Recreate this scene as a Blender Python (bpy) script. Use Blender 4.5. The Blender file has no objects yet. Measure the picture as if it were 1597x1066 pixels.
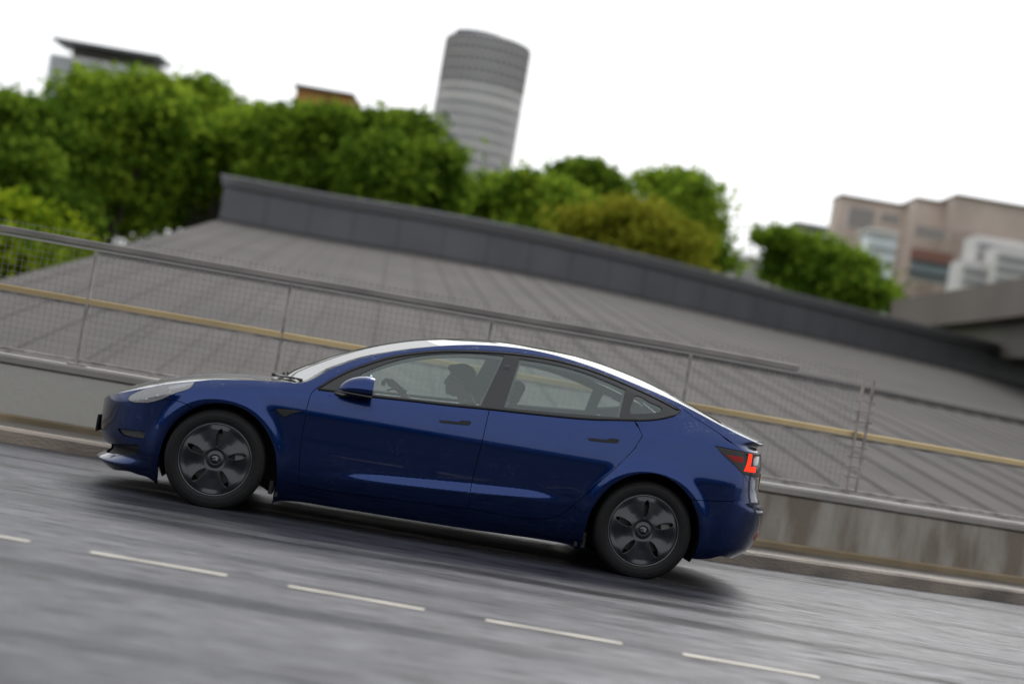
import bpy, bmesh, math, random
import numpy as np
from mathutils import Vector, Matrix
from mathutils.geometry import delaunay_2d_cdt
random.seed(4); RNG = np.random.default_rng(7)
C = bpy.context.scene.collection
SC = bpy.context.scene
rad = math.radians

# ------------------------------------------------------------------ camera, sky, sun, exposure
FPX, CAMH, PITCH, ROLL = 2700.0, 1.12, rad(1.448), rad(9.764)
cam = bpy.data.cameras.new('camera'); co = bpy.data.objects.new('camera', cam); C.objects.link(co)
SC.camera = co
co.location = (0, 0, CAMH)
ROT = Matrix.Rotation(rad(90) + PITCH, 3, 'X') @ Matrix.Rotation(ROLL, 3, 'Z')
co.rotation_euler = ROT.to_euler()
cam.sensor_width = 36; cam.lens = 36 * FPX / 1597; cam.clip_end = 5000
cam.dof.use_dof = True; cam.dof.focus_distance = 11.6; cam.dof.aperture_fstop = .95
SUN_EL, SUN_AZ = rad(48), rad(14)
w = bpy.data.worlds.new('World'); SC.world = w; w.use_nodes = True
nt = w.node_tree; nt.nodes.clear()
sky = nt.nodes.new('ShaderNodeTexSky'); sky.sky_type = 'NISHITA'; sky.sun_disc = False
sky.sun_elevation = SUN_EL; sky.sun_rotation = SUN_AZ; sky.air_density = 2.0; sky.dust_density = 6.0; sky.ozone_density = 1
bw = nt.nodes.new('ShaderNodeRGBToBW'); mx = nt.nodes.new('ShaderNodeMixRGB'); mx.inputs[0].default_value = .93
fl = nt.nodes.new('ShaderNodeMixRGB'); fl.inputs[0].default_value = .55; fl.inputs[2].default_value = (7.6, 7.8, 8.1, 1)
bg = nt.nodes.new('ShaderNodeBackground'); bg.inputs[1].default_value = .14
ow = nt.nodes.new('ShaderNodeOutputWorld')
nt.links.new(sky.outputs[0], bw.inputs[0]); nt.links.new(sky.outputs[0], mx.inputs[1]); nt.links.new(bw.outputs[0], mx.inputs[2])
nt.links.new(mx.outputs[0], fl.inputs[1]); nt.links.new(fl.outputs[0], bg.inputs[0]); nt.links.new(bg.outputs[0], ow.inputs[0])
sl = bpy.data.lights.new('sun', 'SUN'); sl.energy = 1.2; sl.angle = rad(16); sl.color = (1, .97, .93)
so = bpy.data.objects.new('sun', sl); C.objects.link(so)
so.rotation_euler = (rad(90) - SUN_EL, 0, math.pi - SUN_AZ)
SC.view_settings.view_transform = 'Standard'; SC.view_settings.look = 'None'; SC.view_settings.gamma = 1
SC.view_settings.exposure = 0.48
SC.render.engine = 'CYCLES'
SC.cycles.max_bounces = 8; SC.cycles.transparent_max_bounces = 16

# ------------------------------------------------------------------ measuring helpers (photo sight lines -> metres)
RN = np.array(ROT); PH = rad(4.916); TX, TY = -.4314, 12.3775
RC = np.array([[math.cos(PH), -math.sin(PH), 0], [math.sin(PH), math.cos(PH), 0], [0, 0, 1]])
O_L = RC.T @ (np.array([0, 0, CAMH]) - np.array([TX, TY, 0]))
def dirw(px, py): return RN @ np.array([(px - 798.5) / FPX, -(py - 533) / FPX, -1.])
def at(px, py, dep):
    d = dirw(px, py); t = dep / d[1]; return Vector((d[0] * t, dep, CAMH + d[2] * t))
def gz(px, py, z):
    d = dirw(px, py); t = (z - CAMH) / d[2]; return Vector((d[0] * t, d[1] * t, z))
def un(px, py, hw):
    d = RC.T @ dirw(px, py); t = (-hw - O_L[1]) / d[1]; p = O_L + d * t; return float(p[0]), float(p[2])

# ------------------------------------------------------------------ object helpers
def tag(o, label=None, cat=None, group=None, kind=None):
    if label: o['label'] = label
    if cat: o['category'] = cat
    if group: o['group'] = group
    if kind: o['kind'] = kind
    return o
def empty(name, loc=(0, 0, 0), rz=0, label=None, cat=None, group=None):
    o = bpy.data.objects.new(name, None); C.objects.link(o); o.location = loc; o.rotation_euler = (0, 0, rz)
    o.empty_display_size = .1
    return tag(o, label, cat, group)
class MB:
    def __init__(s): s.v = []; s.f = []; s.n = {}; s.uv = None; s.mi = []
    def add(s, vs, fs, nrm=None, mi=0):
        b = len(s.v); s.v += [tuple(map(float, p)) for p in vs]; s.f += [tuple(i + b for i in f) for f in fs]; s.mi += [mi] * len(fs)
        if nrm is not None:
            for i, n in enumerate(nrm): s.n[b + i] = tuple(map(float, n))
        return b
    def box(s, x0, x1, y0, y1, z0, z1, mi=0):
        s.add([(x, y, z) for x in (x0, x1) for y in (y0, y1) for z in (z0, z1)],
              [(0, 1, 3, 2), (4, 6, 7, 5), (0, 4, 5, 1), (2, 3, 7, 6), (0, 2, 6, 4), (1, 5, 7, 3)], mi=mi)
    def tube(s, pts, r, n=10, closed=False, mi=0):
        pts = [Vector(p) for p in pts]; m = len(pts); rs = r if isinstance(r, (list, tuple)) else [r] * m
        vs = []; up = Vector((0, 0, 1))
        for i, p in enumerate(pts):
            a = pts[(i - 1) % m] if (closed or i > 0) else p; b = pts[(i + 1) % m] if (closed or i < m - 1) else p
            t = (b - a).normalized(); u = t.cross(up)
            if u.length < 1e-3: u = t.cross(Vector((0, 1, 0)))
            u.normalize(); v = u.cross(t).normalized()
            for k in range(n):
                q = 2 * math.pi * k / n; vs.append(p + (u * math.cos(q) + v * math.sin(q)) * rs[i])
        fs = []
        for i in range(m if closed else m - 1):
            j = (i + 1) % m
            for k in range(n): l = (k + 1) % n; fs.append((i * n + k, i * n + l, j * n + l, j * n + k))
        if not closed: fs.append(tuple(range(n - 1, -1, -1))); fs.append(tuple((m - 1) * n + k for k in range(n)))
        s.add(vs, fs, mi=mi)
    def lathe(s, prof, c, axis='y', n=64, mi=0, a0=0., a1=2 * math.pi):
        # prof: list of (radius, offset along axis)
        full = abs(a1 - a0 - 2 * math.pi) < 1e-6; m = n if full else n + 1; vs = []
        for r, h in prof:
            for k in range(m):
                q = a0 + (a1 - a0) * k / n; ca, sa = math.cos(q) * r, math.sin(q) * r
                vs.append((c[0] + ca, c[1] + h, c[2] + sa) if axis == 'y' else (c[0] + ca, c[1] + sa, c[2] + h))
        fs = []
        for i in range(len(prof) - 1):
            for k in range(n):
                l = (k + 1) % m; fs.append((i * m + k, i * m + l, (i + 1) * m + l, (i + 1) * m + k))
        s.add(vs, fs, mi=mi)
    def prism(s, pts, y0, y1, mi=0):      # outline in (x,z) pushed from y0 to y1
        n = len(pts); vs = [(x, y0, z) for x, z in pts] + [(x, y1, z) for x, z in pts]
        s.add(vs, [tuple(range(n)), tuple(range(2 * n - 1, n - 1, -1))] + [(i, i + n, (i + 1) % n + n, (i + 1) % n) for i in range(n)], mi=mi)
    def build(s, name, mat, parent=None, smooth=False, bevel=0, seg=2, fixn=True, auto=None):
        me = bpy.data.meshes.new(name); me.from_pydata(s.v, [], s.f)
        mats = mat if isinstance(mat, (list, tuple)) else [mat]
        for m in mats: me.materials.append(m)
        if len(mats) > 1: me.polygons.foreach_set('material_index', s.mi)
        if fixn and not s.n:
            bm = bmesh.new(); bm.from_mesh(me); bmesh.ops.recalc_face_normals(bm, faces=bm.faces); bm.to_mesh(me); bm.free()
        if smooth or s.n: me.polygons.foreach_set('use_smooth', [True] * len(me.polygons))
        if auto: me.set_sharp_from_angle(angle=rad(auto))
        me.update()
        if s.n:
            me.normals_split_custom_set_from_vertices([s.n.get(i, (0, 0, 1)) for i in range(len(s.v))])
        o = bpy.data.objects.new(name, me); C.objects.link(o)
        if parent: o.parent = parent
        if bevel:
            b = o.modifiers.new('bevel', 'BEVEL'); b.width = bevel; b.segments = seg; b.limit_method = 'ANGLE'; b.angle_limit = rad(40)
            if not smooth: me.polygons.foreach_set('use_smooth', [True] * len(me.polygons)); me.set_sharp_from_angle(angle=rad(60))
        return o
def rotpts(pts, c, a):
    ca, sa = math.cos(a), math.sin(a); return [(c[0] + (x - c[0]) * ca - (y - c[1]) * sa, c[1] + (x - c[0]) * sa + (y - c[1]) * ca, z) for x, y, z in pts]

# ------------------------------------------------------------------ materials
MATS = {}
def mat(name, col, rough=.5, metal=0, coat=0, spec=.5, noise=0, nscale=5, bump=0, bscale=40, col2=None, stretch=None, emit=None, coatr=.03, detail=4, bdist=.02):
    m = bpy.data.materials.new(name); m.use_nodes = True; n = m.node_tree; b = n.nodes['Principled BSDF']
    b.inputs['Base Color'].default_value = (*col, 1); b.inputs['Roughness'].default_value = rough
    b.inputs['Metallic'].default_value = metal; b.inputs['Coat Weight'].default_value = coat; b.inputs['Coat Roughness'].default_value = coatr
    b.inputs['Specular IOR Level'].default_value = spec
    if emit: b.inputs['Emission Color'].default_value = (*emit[:3], 1); b.inputs['Emission Strength'].default_value = emit[3]
    tc = n.nodes.new('ShaderNodeTexCoord'); src = tc.outputs['Object']
    if stretch:
        mp = n.nodes.new('ShaderNodeMapping'); mp.inputs['Scale'].default_value = stretch; n.links.new(src, mp.inputs[0]); src = mp.outputs[0]
    if noise or col2:
        t = n.nodes.new('ShaderNodeTexNoise'); t.inputs['Scale'].default_value = nscale; t.inputs['Detail'].default_value = detail
        n.links.new(src, t.inputs['Vector'])
        r = n.nodes.new('ShaderNodeValToRGB'); r.color_ramp.elements[0].position = .32; r.color_ramp.elements[1].position = .68
        c2 = col2 or tuple(min(1, c * (1 + noise)) for c in col); c1 = col if col2 else tuple(c * (1 - noise) for c in col)
        r.color_ramp.elements[0].color = (*c1, 1); r.color_ramp.elements[1].color = (*c2, 1)
        n.links.new(t.outputs[0], r.inputs[0]); n.links.new(r.outputs[0], b.inputs['Base Color'])
    if bump:
        t2 = n.nodes.new('ShaderNodeTexNoise'); t2.inputs['Scale'].default_value = bscale; t2.inputs['Detail'].default_value = 3
        n.links.new(src, t2.inputs['Vector'])
        bp = n.nodes.new('ShaderNodeBump'); bp.inputs['Strength'].default_value = bump; bp.inputs['Distance'].default_value = bdist
        n.links.new(t2.outputs[0], bp.inputs['Height']); n.links.new(bp.outputs[0], b.inputs['Normal'])
    MATS[name] = m; return m

def paint_mat(name='paint'):
    m = mat(name, (.008, .024, .125), rough=.25, metal=.95, coat=.72, coatr=.012)
    n = m.node_tree; b = n.nodes['Principled BSDF']
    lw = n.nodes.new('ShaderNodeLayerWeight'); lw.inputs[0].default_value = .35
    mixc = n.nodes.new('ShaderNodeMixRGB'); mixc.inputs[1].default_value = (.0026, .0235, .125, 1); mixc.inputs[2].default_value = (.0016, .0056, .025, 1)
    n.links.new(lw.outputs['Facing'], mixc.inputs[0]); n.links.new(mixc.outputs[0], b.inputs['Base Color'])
    # rain drops standing on the lacquer
    tc = n.nodes['Texture Coordinate']
    vo = n.nodes.new('ShaderNodeTexVoronoi'); vo.inputs['Scale'].default_value = 85; vo.inputs['Randomness'].default_value = 1
    n.links.new(tc.outputs['Object'], vo.inputs['Vector'])
    rr = n.nodes.new('ShaderNodeValToRGB'); rr.color_ramp.elements[0].position = .12; rr.color_ramp.elements[0].color = (1, 1, 1, 1)
    rr.color_ramp.elements[1].position = .30; rr.color_ramp.elements[1].color = (0, 0, 0, 1)
    n.links.new(vo.outputs['Distance'], rr.inputs[0])
    ns = n.nodes.new('ShaderNodeTexNoise'); ns.inputs['Scale'].default_value = 5.5; ns.inputs['Detail'].default_value = 3
    n.links.new(tc.outputs['Object'], ns.inputs['Vector'])
    gt = n.nodes.new('ShaderNodeMapRange'); gt.inputs[1].default_value = .50; gt.inputs[2].default_value = .62
    n.links.new(ns.outputs[0], gt.inputs[0])
    wn = n.nodes.new('ShaderNodeMath'); wn.operation = 'GREATER_THAN'; wn.inputs[1].default_value = .62
    n.links.new(vo.outputs['Color'], wn.inputs[0])
    m1 = n.nodes.new('ShaderNodeMath'); m1.operation = 'MULTIPLY'; n.links.new(rr.outputs[0], m1.inputs[0]); n.links.new(gt.outputs[0], m1.inputs[1])
    m2 = n.nodes.new('ShaderNodeMath'); m2.operation = 'MULTIPLY'; n.links.new(m1.outputs[0], m2.inputs[0]); n.links.new(wn.outputs[0], m2.inputs[1])
    bp = n.nodes.new('ShaderNodeBump'); bp.inputs['Strength'].default_value = 1; bp.inputs['Distance'].default_value = .0035
    n.links.new(m2.outputs[0], bp.inputs['Height']); n.links.new(bp.outputs[0], b.inputs['Coat Normal'])
    return m
def glass_mat(name, tint, refl=1.5, haze=.0, hazecol=(.4, .45, .45), rough=0.0):
    m = bpy.data.materials.new(name); m.use_nodes = True; n = m.node_tree; n.nodes.clear()
    tr = n.nodes.new('ShaderNodeBsdfTransparent'); tr.inputs[0].default_value = (*tint, 1)
    df = n.nodes.new('ShaderNodeBsdfDiffuse'); df.inputs[0].default_value = (*hazecol, 1)  # pale diffuse veil mixed into the glass imitates sky reflection
    hz = n.nodes.new('ShaderNodeMixShader'); hz.inputs[0].default_value = haze
    gl = n.nodes.new('ShaderNodeBsdfGlossy'); gl.inputs['Roughness'].default_value = rough
    fr = n.nodes.new('ShaderNodeFresnel'); fr.inputs[0].default_value = refl
    mx = n.nodes.new('ShaderNodeMixShader'); o = n.nodes.new('ShaderNodeOutputMaterial')
    n.links.new(tr.outputs[0], hz.inputs[1]); n.links.new(df.outputs[0], hz.inputs[2])
    n.links.new(fr.outputs[0], mx.inputs[0]); n.links.new(hz.outputs[0], mx.inputs[1]); n.links.new(gl.outputs[0], mx.inputs[2]); n.links.new(mx.outputs[0], o.inputs[0])
    MATS[name] = m; return m
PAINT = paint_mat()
GLASS = glass_mat('side_glass', (.86, .95, .92), 1.6, .17, (.46, .55, .53))
SCREEN = glass_mat('screen_glass', (.55, .62, .60), 6.5, .10, (.6, .66, .66))
ROOFG = mat('roof_glass', (.006, .007, .009), rough=.03, coat=1, coatr=.01, spec=.9); ROOFG.node_tree.nodes['Principled BSDF'].inputs['IOR'].default_value = 2.6
TRIM = mat('black_trim', (.012, .012, .013), rough=.38, coat=.3, coatr=.15)
GLOSSB = mat('gloss_black', (.006, .006, .007), rough=.08, coat=1)
PLAST = mat('dark_plastic', (.010, .010, .011), rough=.65, bump=.2, bscale=200)
RUBBER = mat('rubber', (.0075, .0075, .008), spec=.3, rough=.6, noise=.25, nscale=30)
COVER = mat('wheel_cover', (.026, .027, .031), rough=.36, metal=.3, coat=.4, coatr=.2)
RIMEDGE = mat('rim_edge', (.27, .27, .29), rough=.3, metal=1)
CALIP = mat('caliper', (.34, .34, .34), rough=.45, metal=.4)
DISC = mat('brake_disc', (.12, .12, .12), rough=.35, metal=1)
CHROME = mat('chrome', (.75, .76, .78), rough=.12, metal=1)
RED = mat('red_lens', (.28, .006, .005), rough=.3, spec=.2); LAMPB = mat('lamp_smoke', (.018, .015, .015), rough=.25, spec=.35)
REDLIT = mat('red_lamp', (.35, .01, .005), rough=.5, spec=.05, emit=(1, .035, .01, 1.1))
LENS = glass_mat('lamp_lens', (.88, .90, .92), 2.2, .22, (.9, .92, .95), .02)
SILVER = mat('lamp_reflector', (.50, .52, .55), rough=.22, metal=1)
LEATHER = mat('seat_leather', (.035, .035, .038), rough=.55, bump=.1, bscale=60)
CABIN = mat('cabin_grey', (.16, .17, .175), rough=.8)
DARKCAB = mat('cabin_dark', (.03, .03, .032), rough=.7)

# ------------------------------------------------------------------ car body surface
class Sp:                                                   # monotone-limited cubic through given nodes
    def __init__(s, pts):
        s.x = np.array([p[0] for p in pts], float); s.y = np.array([p[1] for p in pts], float)
        h = np.diff(s.x); d = np.diff(s.y) / h; m = np.zeros(len(s.x)); m[0] = d[0]; m[-1] = d[-1]
        for i in range(1, len(m) - 1):
            m[i] = 0 if d[i - 1] * d[i] <= 0 else (h[i - 1] + h[i]) / (h[i - 1] / d[i - 1] + h[i] / d[i]) if abs(d[i-1]) > 1e-12 else 0
        s.m = m
    def __call__(s, x):
        x = np.clip(np.asarray(x, float), s.x[0], s.x[-1]); i = np.clip(np.searchsorted(s.x, x) - 1, 0, len(s.x) - 2)
        h = s.x[i + 1] - s.x[i]; t = (x - s.x[i]) / h
        return (2*t**3-3*t**2+1)*s.y[i] + (t**3-2*t**2+t)*h*s.m[i] + (-2*t**3+3*t**2)*s.y[i+1] + (t**3-t**2)*h*s.m[i+1]
XF = Sp([(a_, b_ + (.040 if a_ > .2 else .026 if a_ > .12 else 0)) for a_, b_ in [(.05,-2.08),(.084,-2.135),(.113,-2.215),(.150,-2.305),(.164,-2.325),(.178,-2.315),(.200,-2.275),(.232,-2.25),(.262,-2.255),(.290,-2.305),(.374,-2.345),(.45,-2.35),(.8,-2.35)]])
XR = Sp([(a_, b_ - .042) for a_, b_ in [(.05,1.98),(.10,2.02),(.148,2.11),(.207,2.24),(.298,2.36),(.377,2.39),(.454,2.405),(.548,2.415),(.575,2.405),(.62,2.365),(.70,2.34),(.772,2.335),(.85,2.34),(.942,2.325),(.98,2.29),(.995,2.285),(1.012,2.335),(1.03,2.385),(1.06,2.39)]])
ZE = Sp([(-2.31,.552),(-2.27,.582),(-2.19,.617),(-2.1,.652),(-1.95,.706),(-1.85,.745),(-1.65,.80),(-1.524,.834),(-1.272,.872),(-1.06,.895),(-.963,.912),(-.783,1.042),(-.604,1.141),(-.42,1.212),(-.234,1.273),(-.045,1.322),(.147,1.359),(.341,1.381),(.516,1.388),(.64,1.384),(.914,1.351),(1.262,1.278),(1.557,1.204),(1.848,1.107),(1.983,1.062),(2.08,1.038),(2.17,1.020),(2.26,1.016),(2.348,1.022)])
ZC = Sp([(-2.31,.554),(-2.285,.582),(-2.22,.628),(-2.14,.677),(-1.973,.749),(-1.87,.784),(-1.715,.829),(-1.584,.858),(-1.451,.878),(-1.316,.892),(-1.21,.896),(-1.17,.900),(-1.057,.981),(-.932,1.052),(-.806,1.121),(-.678,1.181),(-.549,1.235),(-.418,1.281),(-.286,1.322),(-.193,1.346),(-.018,1.381),(.118,1.402),(.288,1.419),(.466,1.425),(.639,1.425),(.818,1.419),(.999,1.401),(1.181,1.371),(1.366,1.331),(1.552,1.279),(1.745,1.214),(1.933,1.145),(2.125,1.084),(2.215,1.062),(2.348,1.030)])
ZS = Sp([(-2.4,.53),(-2.2,.575),(-2.1,.605),(-1.95,.655),(-1.8,.71),(-1.5,.785),(-1.27,.825),(-1.0,.852),(-.86,.871),(-.5,.889),(0,.917),(.285,.94),(.63,.96),(.95,.975),(1.3,.985),(1.6,.978),(2.0,.965),(2.4,.95)])
SA = Sp([(-2.4,-.7),(-1.2,-1.1),(-.95,-.8),(-.75,-.50),(.9,-.50),(1.3,-.55),(1.7,-.72),(2.1,-.95),(2.4,-1.0)])
YB = Sp([(-2.4,.885),(-1.8,.905),(-1.4,.915),(-.9,.912),(-.3,.920),(.5,.922),(1.0,.924),(1.45,.932),(1.9,.92),(2.4,.90)])
AC = Sp([(-.95,0),(-.72,.15),(-.45,.8),(-.1,1),(.5,1),(.75,.6),(.93,.08),(1.0,0)])       # strength of the lower door crease
C2 = Sp([(-.9,.34),(-.724,.350),(-.404,.356),(.244,.390),(.878,.439),(1.1,.45)])
LF, LR, QF, QR, KM = .66, .46, 2.5, 3.0, 2.2
TH = Sp([(-.9,.008),(-.724,.010),(-.28,.034),(.24,.042),(.6,.036),(.88,.014),(1.1,.010)])
def soft(t, w): return w * np.logaddexp(0, t / w)
def Yz(x, z):
    x = np.asarray(x, float); z = np.asarray(z, float); c2 = C2(x); a = AC(x); ref = .60
    def prof(zz):
        y = .16 * (zz - ref)
        y = y + (-.16 - .75 * a) * soft(zz - c2, .004 + .02 * (1 - a)) + (.30 * a) * 0
        y = y + (.045 + .75 * a) * soft(zz - (c2 + TH(x)), .006)
        y = y - (.19) * soft(zz - .718, .014)
        y = y + (SA(x) + .145) * soft(zz - ZS(x), .012)
        k = np.clip((x + .95) / .25, 0, 1) * np.clip((1.75 - x) / .4, 0, 1)
        y = y - .55 * k * soft(zz - (ZE(x) - .055), .012)
        y = y + .55 * soft(.22 - zz, .03) * -1
        return y
    y = YB(x) + prof(z) - prof(np.full_like(z, ref) if z.shape else ref)
    for hx in (-1.4375, 1.4375):
        r = np.hypot(x - hx, z - .32); y = y + .020 * np.exp(-((r - .39) / .055) ** 2) * (z < 1.2)
    return y
def sx(x, z):
    x = np.asarray(x, float); a = XF(z); b = XR(z); A = a + LF; B = b - LR
    f = np.clip((x - a) / LF, 0, 1) ** (1 / QF); g = np.clip((b - x) / LR, 0, 1) ** (1 / QR)
    return np.where(x < A, f, np.where(x > B, KM + 2 - g, 1 + KM * (x - A) / (B - A)))
def P(s, z):
    s = np.asarray(s, float); z = np.asarray(z, float); a = XF(z); b = XR(z); A = a + LF; B = b - LR
    sf = np.clip(s, 0, 1); sr = np.clip(KM + 2 - s, 0, 1)
    x = np.where(s < 1, a + LF * sf ** QF, np.where(s > KM + 1, b - LR * sr ** QR, A + (B - A) * (s - 1) / KM))
    kf = np.clip((x - a) / .42, 0, 1); kf = kf * kf * (3 - 2 * kf); kr = np.clip((b - x) / .36, 0, 1); kr = kr * kr * (3 - 2 * kr)
    ef = np.clip((x - a * (1 - kf) + 2.31 * kf) / LF, 0, 1); er = np.clip((b * (1 - kr) + 2.36 * kr - x) / LR, 0, 1)
    cf = (1 - (1 - ef) ** 2.0) ** (1 / QF); cr = (1 - (1 - er) ** 2.0) ** (1 / QR)
    return np.stack([x, -Yz(x, z) * cf * cr, z], -1)
def Nrm(s, z, h=.0015):
    a = P(s + h, z) - P(s - h, z); b = P(s, z + h) - P(s, z - h); n = np.cross(a, b)
    n /= np.linalg.norm(n, axis=-1, keepdims=True) + 1e-12
    return n
def YY(x, z): return -P(sx(x, z), z)[..., 1]
def SF(px, py):                                         # a point of the photographed flank, as (x, z) on the body surface
    h = np.linspace(1.0, .15, 86); d = RC.T @ dirw(px, py); t = (-h - O_L[1]) / d[1]; X = O_L[0] + d[0] * t; Z = O_L[2] + d[2] * t
    f = YY(X, Z) - h; k = np.nonzero(f > 0)[0]
    if len(k) == 0: k = [int(np.argmax(f))]
    k = max(int(k[0]), 1); a, c = h[k - 1], h[k]
    for _ in range(18):
        m = (a + c) / 2; x, z = un(px, py, m)
        if float(YY(x, z)) > m: c = m
        else: a = m
    return un(px, py, (a + c) / 2)
US = 1.5
def spl(pts, step=.02):
    pts = [np.array(p, float) for p in pts]
    if len(pts) == 2:
        n = max(1, int(np.linalg.norm(pts[1] - pts[0]) / step)); return [tuple(pts[0] + (pts[1] - pts[0]) * i / n) for i in range(n + 1)]
    out = []; Q = [2 * pts[0] - pts[1]] + pts + [2 * pts[-1] - pts[-2]]
    for i in range(1, len(Q) - 2):
        p0, p1, p2, p3 = Q[i - 1:i + 3]; L = np.linalg.norm(p2 - p1); n = max(1, int(L / step))
        l0, l2 = np.linalg.norm(p1 - p0) + 1e-9, np.linalg.norm(p3 - p2) + 1e-9
        m1 = ((p2 - p1) / L + (p1 - p0) / l0) * .5 * L; m2 = ((p3 - p2) / l2 + (p2 - p1) / L) * .5 * L
        for k in range(n):
            t = k / n; out.append(tuple((2*t**3-3*t**2+1)*p1 + (t**3-2*t**2+t)*m1 + (-2*t**3+3*t**2)*p2 + (t**3-t**2)*m2))
    out.append(tuple(pts[-1])); return out
def px(*a): return [SF(p, q) for p, q in a]
def uvp(pts): # (x,z)-> (U,V)
    a = np.array(pts); return [(float(sx(x, z)) * US, z) for x, z in a]
def loop(*segs, step=.02):
    # each seg: a list of (x,z) points, splined; segs joined with corners; ('uv', [...]) passes (s,z) directly
    out = []
    for sg in segs:
        if isinstance(sg, tuple) and sg[0] == 'uv': p = spl([(s * US, z) for s, z in sg[1]], step)
        else: p = uvp(spl(sg, step))
        if out and np.hypot(out[-1][0] - p[0][0], out[-1][1] - p[0][1]) < .006: p = p[1:]
        out += p
    if np.hypot(out[-1][0] - out[0][0], out[-1][1] - out[0][1]) < .006: out.pop()
    return np.array(out)
SMAX = (KM + 2) * US
def area(L): x, y = L[:, 0], L[:, 1]; return .5 * np.sum(x * np.roll(y, -1) - y * np.roll(x, -1))
def inset(L, g):
    if area(L) < 0: L = L[::-1]
    d = np.roll(L, -1, 0) - L; d /= np.linalg.norm(d, axis=1, keepdims=True) + 1e-12; n = np.stack([-d[:, 1], d[:, 0]], 1)
    m = n + np.roll(n, 1, 0); ml = np.linalg.norm(m, axis=1, keepdims=True); m = m / np.maximum(ml, 1e-6)
    k = 1 / np.maximum(np.sum(m * n, 1, keepdims=True), .6)
    R = L + m * k * g
    c = (L[:, 0] <= 1e-5) | (L[:, 0] >= SMAX - 1e-5)
    R[c, 0] = L[c, 0]
    return R
def pip(pts, L):
    x, y = pts[:, 0], pts[:, 1]; ins = np.zeros(len(pts), bool)
    for (x0, y0), (x1, y1) in zip(L, np.roll(L, -1, 0)):
        if y0 == y1: continue
        c = (y0 > y) != (y1 > y); ins ^= c & (x < (x1 - x0) * (y - y0) / (y1 - y0) + x0)
    return ins
def dist(pts, L):
    dd = np.full(len(pts), 9.)
    for a, b in zip(L, np.roll(L, -1, 0)):
        ab = b - a; t = np.clip(((pts - a) @ ab) / (ab @ ab + 1e-12), 0, 1); dd = np.minimum(dd, np.hypot(*(pts - a - t[:, None] * ab).T))
    return dd
def panel(mb, outer, holes=(), gap=.0022, off=0., h=.017, flange=.018, sides=(1, -1), mi=0, hgap=None):
    loops = [inset(outer, gap)] + [inset(H, -(gap if hgap is None else hgap)) for H in holes]
    lo, hi = loops[0].min(0), loops[0].max(0)
    gx = np.arange(lo[0], hi[0], h * 1.15); gy = np.arange(lo[1], hi[1], h)
    G = np.stack(np.meshgrid(gx, gy, indexing='ij'), -1); G[1::2, :, 1] += h / 2; G = G.reshape(-1, 2)
    ok = pip(G, loops[0])
    for H in loops[1:]: ok &= ~pip(G, H)
    G = G[ok]
    for L in loops:
        if len(G): G = G[dist(G, L) > h * .45]
    V = np.concatenate(loops + [G]) if len(G) else np.concatenate(loops); E = []; b = 0
    for L in loops: E += [(b + i, b + (i + 1) % len(L)) for i in range(len(L))]; b += len(L)
    vs, es, fs, ov, oe, of = delaunay_2d_cdt([Vector(v) for v in V.tolist()], E, [], 0, 1e-6)
    vs = np.array([tuple(v) for v in vs]); cen = np.array([vs[list(f)].mean(0) for f in fs])
    keep = pip(cen, loops[0])
    for H in loops[1:]: keep &= ~pip(cen, H)
    fs = [f for f, k in zip(fs, keep) if k]
    s, z = vs[:, 0] / US, vs[:, 1]; p = P(s, z); n = Nrm(s, z); p = p + n * off
    edge = []                                            # flange quads
    for L in loops:
        s1, z1 = L[:, 0] / US, L[:, 1]; q = P(s1, z1); m = Nrm(s1, z1); q = q + m * off
        c = np.roll(L, -1, 0) - np.roll(L, 1, 0)
        tg = np.roll(q, -1, 0) - np.roll(q, 1, 0); out = np.cross(tg, m); out /= np.linalg.norm(out, axis=1, keepdims=True) + 1e-12
        edge.append((L, q, q - m * flange, out, m))
    for sd in sides:
        k = np.array([1, sd, 1])
        ff = fs if sd == 1 else [tuple(reversed(f)) for f in fs]
        # CDT returns ccw in (U,V); outward is then away from the car on the near side
        mb.add(p * k, ff, n * k, mi)
        if flange:
            for L, q, r, o, m in edge:
                N = len(L); F = []
                for i in range(N):
                    j = (i + 1) % N
                    if (L[i, 0] < 1e-5 and L[j, 0] < 1e-5) or (L[i, 0] > SMAX - 1e-5 and L[j, 0] > SMAX - 1e-5): continue
                    F.append((i, i + N, j + N, j) if sd == 1 else (i, j, j + N, i + N))
                nn = o * .75 + m * .65; nn /= np.linalg.norm(nn, axis=1, keepdims=True)
                mb.add(np.concatenate([q, r]) * k, F, np.concatenate([nn, o]) * k, mi)
BOW = Sp([(-2.31,0),(-1.6,.04),(-1.2,.19),(-1.0,.19),(-.2,.10),(.3,0),(.8,-.02),(1.6,-.10),(1.9,-.07),(2.28,-.01),(2.348,0)])
def PT(xh, u, m=2.3, e=.8):
    xh = np.asarray(xh, float); u = np.asarray(u, float); x = xh + BOW(xh) * u * u; ze = ZE(x)
    y = YY(x, ze) * u; k = np.clip((xh + 1.25) / .15, 0, 1) * np.clip((1.15 - xh) / .35, 0, 1); m = m * (1 - k) + 2.0 * k; e = e * (1 - k) + 1.0 * k
    z = ze + (ZC(xh) - ze) * (1 - np.abs(u) ** m) ** e
    return np.stack([x, y, z], -1)
def NT(xh, u, h=.002):
    u2 = np.clip(u, -1 + 2 * h, 1 - 2 * h); a = PT(xh + h, u2) - PT(xh - h, u2); b = PT(xh, u2 + h) - PT(xh, u2 - h); n = np.cross(a, b)
    n /= np.linalg.norm(n, axis=-1, keepdims=True) + 1e-12; return n
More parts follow.
